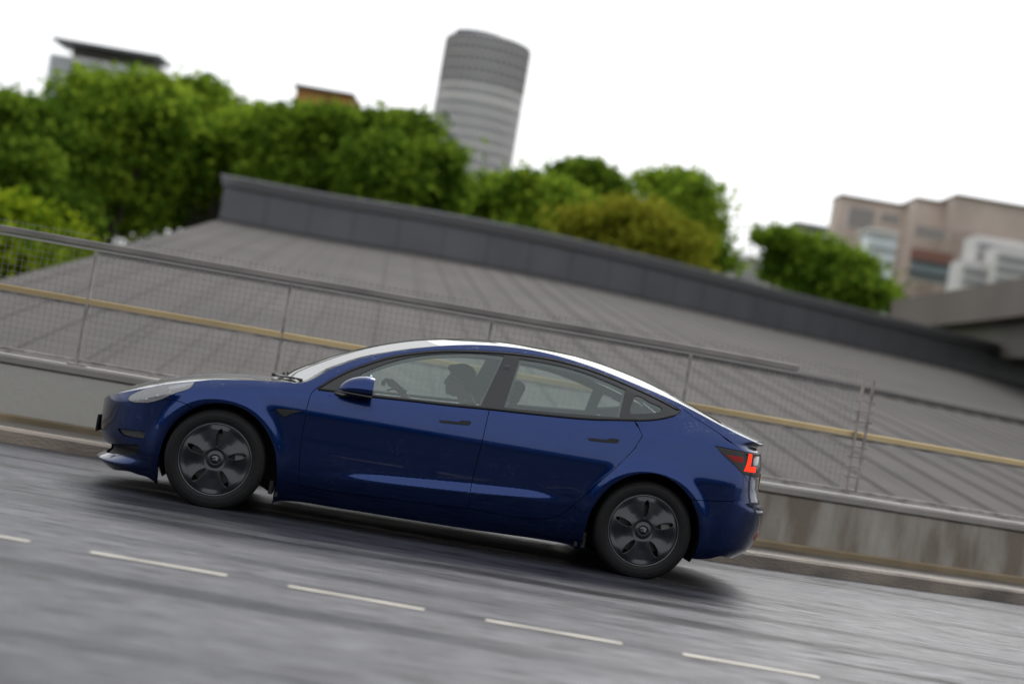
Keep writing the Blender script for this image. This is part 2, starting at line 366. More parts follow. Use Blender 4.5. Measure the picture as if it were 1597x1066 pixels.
def patch(mb, a, b, nx, nu=41, off=0., flange=.018, um=.9975, mi=0, u0=None):
    U = np.sin(np.linspace(-1, 1, nu) * math.pi / 2) * um; X = np.linspace(a + .002, b - .002, nx)
    g = np.stack(np.meshgrid(X, U, indexing='ij'), -1); p = PT(g[..., 0], g[..., 1]); n = NT(g[..., 0], g[..., 1]); p = p + n * off
    idx = np.arange(nx * nu).reshape(nx, nu)
    mb.add(p.reshape(-1, 3), [(int(idx[i, j]), int(idx[i + 1, j]), int(idx[i + 1, j + 1]), int(idx[i, j + 1])) for i in range(nx - 1) for j in range(nu - 1)], n.reshape(-1, 3), mi)
    if flange:
        ring = [(0, j) for j in range(nu)] + [(i, nu - 1) for i in range(1, nx)] + [(nx - 1, j) for j in range(nu - 2, -1, -1)] + [(i, 0) for i in range(nx - 2, 0, -1)]
        q = np.array([p[i, j] for i, j in ring]); m = np.array([n[i, j] for i, j in ring]); r = q - m * flange; N = len(ring)
        tg = np.roll(q, -1, 0) - np.roll(q, 1, 0); o = np.cross(m, tg); o /= np.linalg.norm(o, axis=1, keepdims=True) + 1e-9
        mb.add(np.concatenate([q, r]), [(i, (i + 1) % N, (i + 1) % N + N, i + N) for i in range(N)], np.concatenate([o * .7 + m * .7, o]), mi)

# ------------------------------------------------------------------ the car
CAR = empty('car', (TX, TY, 0), PH, 'dark blue four door saloon with grey wheel covers driving on the wet road', 'car')
nose_x = lambda z: float(XF(z))
def Eseg(x0, x1, n=40): return [(float(x), float(ZE(x))) for x in np.linspace(x0, x1, n)]
xe = lambda p: SF(*p)[0]
XHL = -1.655                                             # rear tip of the headlight on the fender crest
XTR = xe((1057, 629))                                    # where trunk lid side strip starts
HLlow = px((226, 605.8), (212, 611.5), (202, 617.5), (199.8, 622.5), (204, 626), (217, 628), (241, 626), (253, 621.8))
XHF = HLlow[0][0]
HLrear = px((253, 621.8), (274, 612.8), (298, 603.8)) + [(XHL, float(ZE(XHL)))]
seamF = px((253, 621.8), (274, 624.4), (289, 629), (302, 637))
archF_a = px((302, 637), (295, 640.5), (274, 656.5), (259, 678), (250.5, 701), (247, 722), (245, 746), (244, 755))
archF_b = px((302, 637), (316, 631.5), (340, 629), (364, 632), (385, 641), (406, 659), (421, 683), (429, 707), (431, 731), (430, 752), (426, 770), (423.5, 786))
botF = px((244, 755), (232, 745), (217, 740.5), (200, 735)) + [(-2.15, .105), (-2.235, .118)]
# front bumper
mb = MB()
sE = [(float(sx(x, ZE(x))), float(ZE(x))) for x in np.linspace(-2.309, XHF, 14)]
XF_bot = .125
bump = loop(seamF[::-1][:0] or seamF, archF_a, botF, ('uv', [(float(sx(-2.235, .118)), .118), (0.22, .122), (0, .123)]), ('uv', [(0, .123), (0, .552)]), ('uv', [(0, .552)] + sE), HLlow)
gt_ = px((217, 694), (212, 708.5))
lowgr = loop(('uv', [(.12, .272), (.35, .272), (float(sx(*gt_[0])), gt_[0][1])]), gt_, ('uv', [(float(sx(*gt_[1])), gt_[1][1]), (.35, .212), (.12, .212)]), ('uv', [(.12, .212), (.12, .272)]))
panel(mb, bump, holes=[loop(px((183.5, 668), (193, 668.8), (226, 672.7)), px((226, 672.7), (223, 683.5)), px((223, 683.5), (205, 681), (190, 676.5), (183.5, 668))), lowgr])
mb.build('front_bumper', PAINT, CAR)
mb = MB(); panel(mb, lowgr, gap=-.004, off=-.02, flange=0); mb.build('grille_recess_shade', PLAST, CAR)  # black panel set in the lower grille recess stands in for its shade
# main body shell: fender, rocker, quarter, cantrail
belt = px((496, 608), (580, 619.5), (640, 626), (700, 633), (763, 639), (842, 647.6), (918, 654.5), (990, 656.5))
beltq = px((990, 656.5), (1012, 656), (1030, 654), (1053, 648), (1062, 640.5))
trimtop = px((1062, 640.5), (1058, 637), (1030, 622), (993, 604.5), (955, 588), (918, 574), (880, 563), (842.6, 555.5), (805, 550.5), (767.5, 547.5), (730, 546), (700, 545.5), (655, 548.4), (610, 555.4), (580, 564), (545, 576.5), (520, 589), (496, 603.5))
doorfront = px((496, 603.5), (487, 611), (483, 620), (475, 656), (469, 695), (466, 734), (466, 757))
doorbot_f = px((466, 757), (520, 766), (610, 778), (730, 792.5))
bline = px((730.5, 792.5), (733.5, 766), (740.5, 733), (749.5, 697), (757, 666), (763, 639))
doorbot_r = px((730, 792.5), (786, 803), (835, 808), (865, 806), (888, 792), (925, 760), (963, 726), (989, 700))
dr_rear = px((989, 700), (1002, 679.5)); dr_rear2 = px((1002, 679.5), (996.5, 667), (990, 656.5))
opening = loop(doorfront, doorbot_f, doorbot_r, dr_rear, dr_rear2, beltq, trimtop)
rocker = px((423.5, 786), (432, 782), (442, 781), (530, 793), (730, 825), (786, 833), (843, 841), (880, 848), (895, 853), (906, 861))
archR = px((906, 861), (907, 850), (912, 828), (921.5, 798), (936.5, 775), (955, 756.5), (978, 744), (1000, 738.5), (1023, 739), (1045, 747), (1064, 762), (1078, 779))
archR2 = px((1078, 779), (1088.5, 809), (1090, 835), (1086, 855), (1079, 871))
seamR = px((1078, 779), (1110, 780.5), (1143, 781.5)); seamR2 = px((1143, 781.5), (1154, 773), (1159, 757), (1158.8, 738.5))
LTL = px((1115.5, 695), (1130, 711), (1145.7, 725), (1158.8, 738.5))       # lower left edge of tail lamp
LTT = px((1115.5, 695), (1140, 700), (1160, 704))
trunkseam = px((1061, 634), (1080, 648.5), (1115.5, 671.5), (1139, 688.6), (1160, 704))
mb = MB()
body = loop(Eseg(XHL, XTR, 90), [(XTR, float(ZE(XTR)))] + [trunkseam[0]], trunkseam, LTT[::-1], LTL, seamR2[::-1], seamR[::-1], archR[::-1], rocker[::-1], archF_b[::-1], seamF[::-1], HLrear)
badge = loop(px((430, 636.6), (445, 637.5), (474, 640.5)), px((474, 640.5), (457, 644.3), (445, 650)), px((445, 650), (436, 645.6), (430, 636.6)))
panel(mb, body, holes=[opening, badge])
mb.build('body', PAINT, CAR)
# rear bumper
xe_l = SF(1158.8, 738.5); zl = xe_l[1]
sLR = 3.86                                               # inner edge of the tail lamp, on the tail face
LBOT = ('uv', [(float(sx(*xe_l)), zl), (3.70, zl - .012), (sLR, zl - .006)])
mb = MB()
botR = px((1079, 871), (1090, 871.5), (1105, 871), (1125, 867)) + [(2.16, .195)]
rb = loop(seamR, seamR2, ('uv', [(float(sx(*xe_l)), zl), (3.6, .66), (3.75, .64), (KM + 2, .64)]), ('uv', [(KM + 2, .64), (KM + 2, .20)]), ('uv', [(KM + 2, .20), (3.9, .198), (float(sx(2.16, .195)), .195)]), botR[::-1], archR2[::-1])
panel(mb, rb)
mb.build('rear_bumper', PAINT, CAR)
# trunk lid flank + tail face between the lamps
mb = MB()
sT = [(float(sx(x, ZE(x))), float(ZE(x))) for x in np.linspace(2.347, XTR, 40)]
stl = (float(sx(*SF(1160, 704))), SF(1160, 704)[1])
LTOP = ('uv', [stl, (3.66, .957), (sLR, .955)])
lid = loop([(XTR, float(ZE(XTR))), trunkseam[0]], trunkseam, LTOP, ('uv', [(sLR, .955), (sLR, zl - .006)]), ('uv', [(sLR, zl - .006), (3.70, zl - .012), (float(sx(*xe_l)), zl)]), ('uv', [(float(sx(*xe_l)), zl), (3.6, .66), (3.75, .645), (KM + 2, .645)]), ('uv', [(KM + 2, .645), (KM + 2, 1.021)]), ('uv', sT))
panel(mb, lid)
patch(mb, 1.95, 2.345, 34)
lidob = mb.build('trunk_lid', PAINT, CAR)
# top panels
def top(name, a, b, nx, m, **k):
    q = MB(); patch(q, a, b, nx, **k); return q.build(name, m, CAR)
top('hood', -2.308, -1.215, 90, PAINT, nu=61)
top('cowl', -1.215, -1.165, 8, PLAST, off=-.006)
top('windscreen', -1.165, -.195, 60, SCREEN, nu=61, off=-.001)
top('glass_roof', -.195, .66, 60, ROOFG, nu=61, off=-.001)
top('rear_window', .66, 1.95, 60, ROOFG, nu=61, off=-.001)
# doors
fdoor = loop(doorfront, doorbot_f, bline, belt[:5][::-1], [belt[0], doorfront[0]])
rdoor = loop(bline[::-1], doorbot_r, dr_rear, dr_rear2, belt[4:][::-1])
def poly(*a): p = px(*a); return loop(*[[p[i], p[(i + 1) % len(p)]] for i in range(len(p))], step=.006)
hF = poly((685, 655.6), (687, 654.8), (716, 657.6), (720, 655.2), (733, 656.4), (734.8, 658.6), (731.5, 662.8), (718, 662.2), (688, 659.0), (685.3, 657.5))
hR = poly((917, 683.6), (919, 682.9), (947, 685.4), (951, 683.2), (964, 684.4), (966, 686.5), (962.8, 690.8), (949, 690.2), (920, 687.2), (917.3, 685.4))
doors = {}
for nm, lp, hl in (('front', fdoor, hF), ('rear', rdoor, hR)):
    for sd in (1, -1):
        mb = MB(); panel(mb, lp, holes=[hl], sides=(sd,), hgap=.0005); d = mb.build('door', PAINT, CAR); doors[nm, sd] = d
        q = MB(); panel(q, hl, sides=(sd,), gap=.0012, off=.002, h=.01, flange=.006); q.build('door_handle', PLAST, d)
# greenhouse trim and glass
gF = loop(px((564, 581.5), (589, 570.6), (622, 560), (658, 552.8), (700, 549.8), (745, 550), (787, 554)), px((787, 554), (750, 632)), px((750, 632), (700, 627.2), (640, 621.2), (583, 615), (546, 610.8)), px((546, 610.8), (564, 581.5)))
gR = loop(px((811, 558.8), (861, 567), (899, 576.5), (940, 591.3), (976, 607)), px((976, 607), (966, 650.4)), px((966, 650.4), (880, 643.5), (786, 634.8)), px((786, 634.8), (811, 558.8)))
gQ = loop(px((989, 618), (993, 616), (1015, 627), (1033, 636.5), (1031, 641), (1020, 643.3), (984, 645)), px((984, 645), (983, 641), (989, 618)))
ghouse = loop(belt, beltq, trimtop, [doorfront[0], belt[0]])
for sd in (1, -1):
    mb = MB(); panel(mb, ghouse, holes=[gF, gR, gQ], sides=(sd,), off=-.003, h=.02, hgap=0)
    # slim raised strips along the belt and round the upper frame
    def strip(pts, r, o):
        q = np.array(uvp(pts)); s_, z_ = q[:, 0] / US, q[:, 1]; p = P(s_, z_) + Nrm(s_, z_) * o; p[:, 1] *= sd
        mb.tube([tuple(v) for v in p], r, 8)
    b = len(mb.v)
    tr = mb.build('window_trim', TRIM, CAR)
    q = MB()
    def strip(pts, r, o):
        a = np.array(uvp(spl(pts, .03))); s_, z_ = a[:, 0] / US, a[:, 1]; p = P(s_, z_) + Nrm(s_, z_) * o; p[:, 1] *= sd
        q.tube([tuple(v) for v in p], r, 8)
    strip([(x, z + .009) for x, z in belt] , .0075, -.002)
    strip([(x, z + .008) for x, z in beltq[:-1]] , .0065, -.002)
    strip([(x, z - .008) for x, z in trimtop[1:]], .008, -.003)
    q.build('weather_strip', PLAST, tr, smooth=True)
    for g in (gF, gR, gQ):
        q = MB(); panel(q, g, sides=(sd,), gap=-.004, off=-.009, h=.03, flange=0); q.build('side_window', GLASS, CAR)
# badge with side camera
pc = SF(790.5, 574)
for sd in (1, -1):
    q = MB(); p = P(sx(*pc), pc[1]); nn_ = Nrm(sx(*pc), pc[1]); q.lathe([(0, -.004), (.020, -.004), (.022, -.001), (.022, .006)], (p[0], p[1] * sd, p[2]), n=24); o = q.build('pillar_camera', mat('camera_lens%d' % sd, (.10, .10, .115), rough=.15, coat=.5), CAR, smooth=True, auto=40)
    if sd < 0:
        for v in o.data.vertices: v.co.y = 2 * (p[1] * sd) - v.co.y
for sd in (1, -1):
    q = MB(); panel(q, badge, sides=(sd,), gap=.001, off=.004, h=.008, flange=.01); b = q.build('fender_camera', TRIM, CAR)
    # faired front vent insert
    fo = loop(px((183.5, 668), (193, 668.8), (226, 672.7)), px((226, 672.7), (223, 683.5)), px((223, 683.5), (205, 681), (190, 676.5), (183.5, 668)))
    q = MB(); panel(q, fo, sides=(sd,), gap=.001, off=-.012, h=.01, flange=.01); q.build('fog_lamp', mat('fog_insert%d' % sd, (.03, .032, .033), rough=.3, bump=.8, bscale=160, noise=.5, nscale=120, coat=.6), CAR)
# headlights
hl = loop(HLlow, HLrear, Eseg(XHL, XHF, 24))
for sd in (1, -1):
    q = MB(); panel(q, hl, sides=(sd,), gap=.002, off=.001, h=.012, flange=.012); h_ = q.build('headlight', LENS, CAR)
    q = MB(); panel(q, hl, sides=(sd,), gap=.004, off=-.045, h=.015, flange=-.03); q.build('lamp_housing', mat('lampcase%d' % sd, (.22, .24, .27), rough=.22, metal=.7, noise=.6, nscale=26), h_)
    q = MB()
    a = px((212, 622), (228, 615), (246, 607.5), (270, 601)); b_ = px((212, 624.5), (232, 620.5), (252, 612), (272, 605))
    lp = loop(a, [a[-1], b_[-1]], b_[::-1]); panel(q, lp, sides=(sd,), gap=.002, off=-.022, h=.012, flange=.012); q.build('reflector', SILVER, h_)
    for (cx, cy, r) in ((226, 621.5, .026), (243, 615, .024), (262, 608.5, .02)):
        q = MB(); x, z = SF(cx, cy); p = P(sx(x, z), z) + Nrm(sx(x, z), z) * -.03; q.lathe([(0, -.016), (r * .6, -.012), (r, 0), (r * 1.05, .02)], (p[0], p[1], p[2]), n=20) if sd == 1 else q.lathe([(0, .016), (r * .6, .012), (r, 0), (r * 1.05, -.02)], (p[0], -p[1], p[2]), n=20)
        q.build('projector', CHROME, h_, smooth=True)
    q = MB()
    lp = loop(px((262, 602), (285, 597.6), (300, 596.4)), px((300, 596.4), (286, 601.5), (264, 605.5)), px((264, 605.5), (262, 602))); panel(q, lp, sides=(sd,), gap=0, off=-.006, h=.01, flange=.01); q.build('daytime_light', mat('drl%d' % sd, (.9, .9, .92), rough=.15, coat=1), h_)
# tail lamps
tl = loop(LTT, LTOP, ('uv', [(sLR, .955), (sLR, zl - .006)]), ('uv', [(sLR, zl - .006), (3.70, zl - .012), (float(sx(*xe_l)), zl)]), LTL[::-1])
for sd in (1, -1):
    q = MB(); panel(q, tl, sides=(sd,), gap=.002, off=0, h=.012); t_ = q.build('tail_light', LAMPB, CAR)
    q = MB(); lp = loop(px((1132, 708.5), (1145, 710.5), (1160, 712.5)), px((1160, 712.5), (1158.5, 720.5)), px((1158.5, 720.5), (1150, 720), (1144.5, 718)), px((1144.5, 718), (1132, 708.5)))
    panel(q, lp, sides=(sd,), gap=0, off=.0015, h=.01, flange=.004); q.build('reflector', RED, t_)
    q = MB(); xa, za = SF(1168, 707); xb, zb = SF(1160, 734)
    s1, s2 = float(sx(xa, za)), float(sx(xb, zb))
    lp = loop(('uv', [(s1, za), (s1 + .04, za - .003)]), ('uv', [(s1 + .04, za - .003), (s2 + .055, zb + .032)]), ('uv', [(s2 + .055, zb + .032), (s2 + .14, zb + .028), (s2 + .14, zb - .002)]), ('uv', [(s2 + .14, zb - .002), (s2, zb)]), ('uv', [(s2, zb), (s1, za)]))
    panel(q, lp, sides=(sd,), gap=0, off=.002, h=.01, flange=.004); q.build('brake_lamp', REDLIT, t_)
    q = MB(); lp = loop(('uv', [(s1 + .07, za - .01), (s1 + .17, za - .012)]), ('uv', [(s1 + .17, za - .012), (s2 + .17, zb + .05)]), ('uv', [(s2 + .17, zb + .05), (s2 + .085, zb + .045)]), ('uv', [(s2 + .085, zb + .045), (s1 + .07, za - .01)]))
    panel(q, lp, sides=(sd,), gap=0, off=.001, h=.01, flange=.004); q.build('indicator_lens', mat('smoky%d' % sd, (.10, .05, .05), rough=.2, coat=1, noise=.6, nscale=60), t_)
    # low rear reflector
    q = MB(); lp = loop(('uv', [(3.62, .365), (3.80, .372), (3.80, .39), (3.62, .385), (3.62, .365)])); panel(q, lp[:-1] if len(lp) > 8 else lp, sides=(sd,), gap=0, off=.003, h=.01, flange=.006); q.build('rear_reflector', RED, CAR)
# backing shell, floor, wheel wells
mb = MB()
inn = loop(('uv', [(float(sx(-.98, .17)), .17), (float(sx(1.0, .18)), .18)]), [(1.0, .18), (.99, .5), (1.0, .92)], belt[::-1][:6], [(-.6, .87), (-.98, .80)], [(-.98, .80), (-.98, .17)])
for sd in (1, -1): mb = MB(); panel(mb, inn, gap=.0, off=-.024, h=.05, flange=0, sides=(sd,)); mb.build('door_card', DARKCAB, CAR)
mb = MB(); zf = .185
for x0, x1, y in ((-2.02, -1.86, .60), (-1.86, -1.0, .58), (-1.0, 1.0, .78), (1.0, 1.86, .58), (1.86, 2.05, .60)): mb.box(x0, x1, -y, y, zf + (.035 if abs(x0 + x1) > 3.7 else 0), zf + .02 + (.035 if abs(x0 + x1) > 3.7 else 0))
mb.box(-1.02, -1.0, -.85, .85, .14, .80); mb.box(1.0, 1.02, -.85, .85, .14, .90)
mb.build('underbody', PLAST, CAR)
for hx, r in ((-1.41, .395), (1.43, .400)):
    for sd in (-1, 1):
        mb = MB()
        A0, A1 = (-28, 206) if hx < 0 else (-24, 204); ang = [rad(A0) + rad(A1 - A0) * k / 40 for k in range(41)]; vs = []
        for yy in (.925, .55):
            for a in ang: vs.append((hx + math.cos(a) * r, sd * (min(yy, float(YY(hx + math.cos(a) * r, min(.69, .32 + math.sin(a) * r))) - .012)), .32 + math.sin(a) * r))
        mb.add(vs, [(i, i + 1, i + 42, i + 41) for i in range(40)])
        mb.add([(hx, sd * .55, .32)] + vs[41:], [(0, i + 1, i + 2) for i in range(40)])
        mb.build('wheel_well', PLAST, CAR)
# flaps below arches
for sd in (-1, 1):
    for gx0, gx1, gz_0 in ((-1.065, -1.035, .15), (1.045, 1.075, .135)):
        mb = MB(); mb.box(gx0, gx1, sd * .62, sd * .84, gz_0, .24); mb.build('mud_guard', PLAST, CAR, bevel=.004)
# wheels
def wheel(hx, sd, spin):
    c = (0, 0, 0); R, W = .333, .235
    wh = empty('wheel', (hx, sd * .795, .320)); wh.parent = CAR
    wh.rotation_euler = (0, 0, math.pi if sd > 0 else 0)
    q = MB(); prof = [(.236, -.098), (.240, -.108), (.250, -.1125), (.268, -.1165), (.290, -.117), (.307, -.113), (.319, -.104), (.327, -.094), (.331, -.080), (.333, -.06)]
    g = []
    for y in (-.045, 0, .045): g += [(.333, y - .006), (.325, y - .005), (.325, y + .005), (.333, y + .006)]
    prof = prof + g + [(r, -y) for r, y in prof[::-1]]
    q.lathe(prof, c, n=96); tyre = q.build('tyre', RUBBER, wh, smooth=True, auto=40)
    q = MB()
    for rr in (.262, .262 + .022, .308): q.lathe([(rr - .0012, -.1168), (rr, -.1185), (rr + .0012, -.1168)], c, n=96)
    q.build('sidewall_rib', RUBBER, tyre, smooth=True)
    q = MB(); q.lathe([(.228, -.088), (.2365, -.1085), (.2395, -.111), (.2425, -.108), (.240, -.095), (.236, -.02), (.205, .0), (.205, .07), (.236, .10)], c, n=96); q.build('rim', mat_rim, wh, smooth=True)
    q = MB(); q.lathe([(.2335, -.1085), (.2352, -.1112), (.2372, -.1085)], c, n=96); q.build('rim_edge', RIMEDGE, wh, smooth=True)
    # dished cover with five leaf-shaped openings
    q = MB(); NA, NR = 300, 44; vs = []; fs = []
    radii = [.030 + (.231 - .030) * (i / (NR - 1)) for i in range(NR)]
    def dep(r, a):
        base = -.098 - .006 * math.cos((r - .10) / .13 * 1.3)
        hubd = .020 * (1 - min(1, max(0, (r - .045) / .03)))
        if r < .075: base = -.103 + .02 * math.exp(-((r - .058) / .012) ** 2) * .6 - .004
        petal = .014 * math.cos(5 * (a - spin)) * min(1, max(0, (r - .07) / .06)) * (1 if r < .20 else max(0, 1 - (r - .20) / .025))
        return base + petal
    for r in radii:
        for k in range(NA):
            a = 2 * math.pi * k / NA; vs.append((r * math.cos(a), dep(r, a), r * math.sin(a)))
    def hole(r, a):
        d = ((a - spin - math.pi / 5 + math.pi / 5) % (2 * math.pi / 5)) - math.pi / 5
        wdt = .020 * math.sin(math.pi * min(1, max(0, (r - .085) / (.205 - .085)))) ** .6 if .085 < r < .205 else 0
        sw = .0 + .35 * (r - .085)
        d2 = ((a - spin + sw) % (2 * math.pi / 5)) - math.pi / 5
        return abs(d2) * r < wdt
    for i in range(NR - 1):
        for k in range(NA):
            l = (k + 1) % NA
            if not hole((radii[i] + radii[i + 1]) / 2, 2 * math.pi * (k + .5) / NA): fs.append((i * NA + k, i * NA + l, (i + 1) * NA + l, (i + 1) * NA + k))
    q.add(vs, fs); cv = q.build('wheel_cover', COVER, wh, smooth=True)
    so_ = cv.modifiers.new('thick', 'SOLIDIFY'); so_.thickness = .004; so_.offset = 0
    q = MB(); q.lathe([(0, -.107), (.024, -.107), (.028, -.104), (.029, -.098)], c, n=32); hub = q.build('hub_cap', GLOSSB, wh, smooth=True, auto=40)
    q = MB()                                            # curved T-shaped emblem
    def arc(r0, r1, a0, a1): 
        n = 8; A = [a0 + (a1 - a0) * i / n for i in range(n + 1)]
        q.prism([(math.cos(a) * r0, math.sin(a) * r0 - .012) for a in A] + [(math.cos(a) * r1, math.sin(a) * r1 - .012) for a in A[::-1]], -.1105, -.107)
    arc(.0295, .0255, rad(63), rad(117)); 
    q.prism([(-.0105, .0105), (-.004, .0125), (.004, .0125), (.0105, .0105), (.0085, .0060), (.0035, .0085), (0.0012, -.016), (-.0012, -.016), (-.0035, .0085), (-.0085, .0060)], -.1105, -.107)
    e_ = q.build('emblem', CHROME, hub); e_.rotation_euler = (0, spin + .3, 0)
    q = MB(); q.lathe([(.05, -.035), (.17, -.035), (.172, -.02), (.172, 0), (.05, 0)], c, n=64); q.build('brake_disc', DISC, wh, smooth=True, auto=40)
    q = MB(); A = [rad(-38) + rad(76) * i / 12 for i in range(13)]
    A2 = [a + (math.pi if hx > 0 and False else 0) for a in A]
    q.prism([(math.cos(a) * .192, math.sin(a) * .192) for a in A2] + [(math.cos(a) * .125, math.sin(a) * .125) for a in A2[::-1]], -.070, .01); q.build('brake_caliper', CALIP, wh, bevel=.006)
    q = MB(); q.lathe([(0, -.01), (.23, -.01)], c, n=40); q.build('wheel_back', PLAST, wh)
    return wh
mat_rim = mat('rim_dark', (.03, .03, .032), rough=.35, metal=.5)
for hx in (-1.4375, 1.4375):
    for sd in (-1, 1): wheel(hx, sd, rad(54 if hx < 0 else 58))
# door mirrors
for sd in (-1, 1):
    yc = 1.03; MXc = [un(a, b, yc) for a, b in ((531, 606), (582, 612))]
    x0, x1 = MXc[0][0] - .01, un(583, 600, yc)[0]; zb = un(556, 611, yc)[1]
    q = MB(); ns, nk = 18, 28; vs = []
    for i in range(ns):
        t = i / (ns - 1); x = x0 + (x1 - x0) * (1 - math.cos(t * math.pi / 2)) if i < ns else x1
        tt = (x - x0) / (x1 - x0); r = (1 - (1 - tt) ** 2.2) ** .55 if tt > 0 else .02; r = max(r, .05); r *= 1 - .06 * max(0, (tt - .8) / .2)
        for k in range(nk):
            a = 2 * math.pi * k / nk; ca, sa = math.cos(a), math.sin(a)
            yy = .108 * r * math.copysign(abs(ca) ** .75, ca); zz = (.112 if sa > 0 else .012) * r * math.copysign(abs(sa) ** (.85 if sa > 0 else .6), sa)
            vs.append((x, sd * (yc + yy), zb + zz + .006 * tt))
    q.add(vs, [(i * nk + k, i * nk + (k + 1) % nk, (i + 1) * nk + (k + 1) % nk, (i + 1) * nk + k) for i in range(ns - 1) for k in range(nk)] + [tuple(range(nk))])
    m_ = q.build('door_mirror', PAINT, CAR, smooth=True, auto=50)
    q = MB(); q.add([vs[(ns - 1) * nk + k] for k in range(nk)], [tuple(range(nk))]); q.build('mirror_glass', mat('mirror_face%d' % sd, (.6, .62, .65), rough=.02, metal=1), m_)
    q = MB()
    vs2 = []; ns2 = 14
    for i in range(ns2):
        tt = i / (ns2 - 1); x = x0 - .005 + (x1 - x0 + .004) * tt; r = max(.05, (1 - (1 - tt) ** 2.2) ** .5)
        for k in range(20):
            a = 2 * math.pi * k / 20; ca, sa = math.cos(a), math.sin(a)
            vs2.append((x, sd * (yc + .106 * r * math.copysign(abs(ca) ** .7, ca)), zb - .014 + .016 * r * math.copysign(abs(sa) ** .7, sa) - .002 * tt))
    q.add(vs2, [(i * 20 + k, i * 20 + (k + 1) % 20, (i + 1) * 20 + (k + 1) % 20, (i + 1) * 20 + k) for i in range(ns2 - 1) for k in range(20)] + [tuple(range(20)), tuple((ns2 - 1) * 20 + k for k in range(20))])
    xm, zm = un(500, 606, .88)
    arm = [(xm + .0, sd * .855, zm - .004), (xm + .09, sd * .875, zm - .012), (xm + .16, sd * .93, zm - .016), (xm + .22, sd * 1.0, zb - .014)]
    q.tube(arm, [.010, .014, .016, .014], 10)
    q.build('mirror_base', TRIM, m_, smooth=True, auto=50)
# sail panel behind the mirror is part of the trim; wiper arms
mb = MB()
def ts(xh, u, o): p = PT(np.array(xh), np.array(u))[None] + NT(np.array([xh]), np.array([u])) * o; return tuple(p[0])
mb.tube([ts(-1.185, -.15, .02), ts(-1.15, -.35, .016), ts(-1.12, -.72, .012)], .008, 8)
mb.tube([ts(-1.185, .62, .02), ts(-1.15, .3, .016), ts(-1.12, -.05, .012)], .008, 8)
mb.tube([ts(-1.195, -.15, .012), ts(-1.195, -.15, .035)], .016, 10); mb.tube([ts(-1.195, .62, .012), ts(-1.195, .62, .035)], .016, 10)
mb.tube([ts(-1.135, -.25, .008), ts(-1.10, -.82, .006)], .006, 6); mb.tube([ts(-1.135, .4, .008), ts(-1.10, -.15, .006)], .006, 6)
mb.build('wiper', TRIM, CAR, smooth=True)
# number plates
q = MB(); xp = -2.322; q.box(xp, xp + .016, -.26, .26, .335, .450); npb = q.build('number_plate', PLAST, CAR, bevel=.004)
q = MB(); q.box(xp - .003, xp - .0005, -.255, .255, .34, .445); q.build('plate_face', mat('plate_white', (.75, .75, .73), rough=.4), npb)
q = MB(); q.box(xp + .016, -2.28, -.10, .10, .35, .43); q.build('plate_bracket', PLAST, npb)
q = MB(); q.box(2.295, 2.322, -.26, .26, .70, .81); npr = q.build('number_plate', PLAST, CAR, bevel=.004)
q = MB(); q.box(2.3225, 2.326, -.255, .255, .705, .805); q.build('plate_face', mat('plate_yellow', (.75, .55, .05), rough=.4), npr)
# interior
def rbox(name, m, parent, x0, x1, y0, y1, z0, z1, bev=.03, rx=0):
    q = MB(); q.box(x0, x1, y0, y1, z0, z1); o = q.build(name, m, parent, bevel=bev, seg=4); return o
def seat(x, y, back_tilt, hz=1.0, label=None):
    s = empty('seat', (x, y, .42)); s.parent = CAR
    q = MB(); q.box(-.25, .25, -.25, .25, -.10, .06); q.build('seat_cushion', LEATHER, s, bevel=.05, seg=4)
    q = MB(); q.box(-.06, .06, -.24, .24, .0, .58); b = q.build('seat_back', LEATHER, s, bevel=.05, seg=4); b.location = (.22, 0, .02); b.rotation_euler = (0, back_tilt, 0)
    q = MB(); q.box(-.05, .05, -.14, .14, .58, .76); h = q.build('headrest', LEATHER, b, bevel=.04, seg=4)
    return s
seat(.12, .37, rad(18)); seat(-.04, -.37, rad(20))
rbox('rear_bench', LEATHER, CAR, .78, 1.25, -.62, .62, .38, .56, .05)
q = MB(); q.box(-.07, .07, -.62, .62, .0, .46); rb_ = q.build('rear_backrest', LEATHER, CAR, bevel=.05, seg=4); rb_.location = (1.24, 0, .50); rb_.rotation_euler = (0, rad(26), 0)
for y in (-.36, .36):
    q = MB(); q.box(-.045, .045, -.12, .12, 0, .12); h = q.build('headrest', CABIN, rb_, bevel=.035, seg=4); h.location = (0, y, .455)
q = MB(); q.prism([(-1.15, .60), (-1.12, .86), (-.85, .90), (-.62, .88), (-.58, .80), (-.66, .62)], -.74, .74); q.build('dashboard', CABIN, CAR, bevel=.02, seg=3)
q = MB(); q.box(-.60, -.585, -.10, .16, .78, .98); scr = q.build('touch_screen', GLOSSB, CAR, bevel=.004)
q = MB(); q.box(1.30, 1.9, -.60, .60, .86, .88); q.build('parcel_shelf', DARKCAB, CAR)
# steering wheel (right hand drive, far side)
sw = empty('steering_wheel', (-.47, .37, .86)); sw.parent = CAR; sw.rotation_euler = (0, rad(68), 0)
q = MB(); q.tube([(math.cos(a) * .178, math.sin(a) * .178, 0) for a in [2 * math.pi * k / 40 for k in range(40)]], .014, 10, closed=True); q.build('steering_rim', LEATHER, sw, smooth=True)
q = MB(); q.lathe([(0, .02), (.05, .018), (.06, -.02)], (0, 0, 0), axis='z', n=24); q.box(-.012, .012, -.17, .17, -.01, .01); q.box(-.0, .17, -.012, .012, -.011, .009); q.build('spoke', LEATHER, sw, smooth=True, auto=40)
q = MB(); q.tube([(0, 0, -.02), (0, 0, -.30)], .03, 10); q.build('steering_column', DARKCAB, sw, smooth=True)
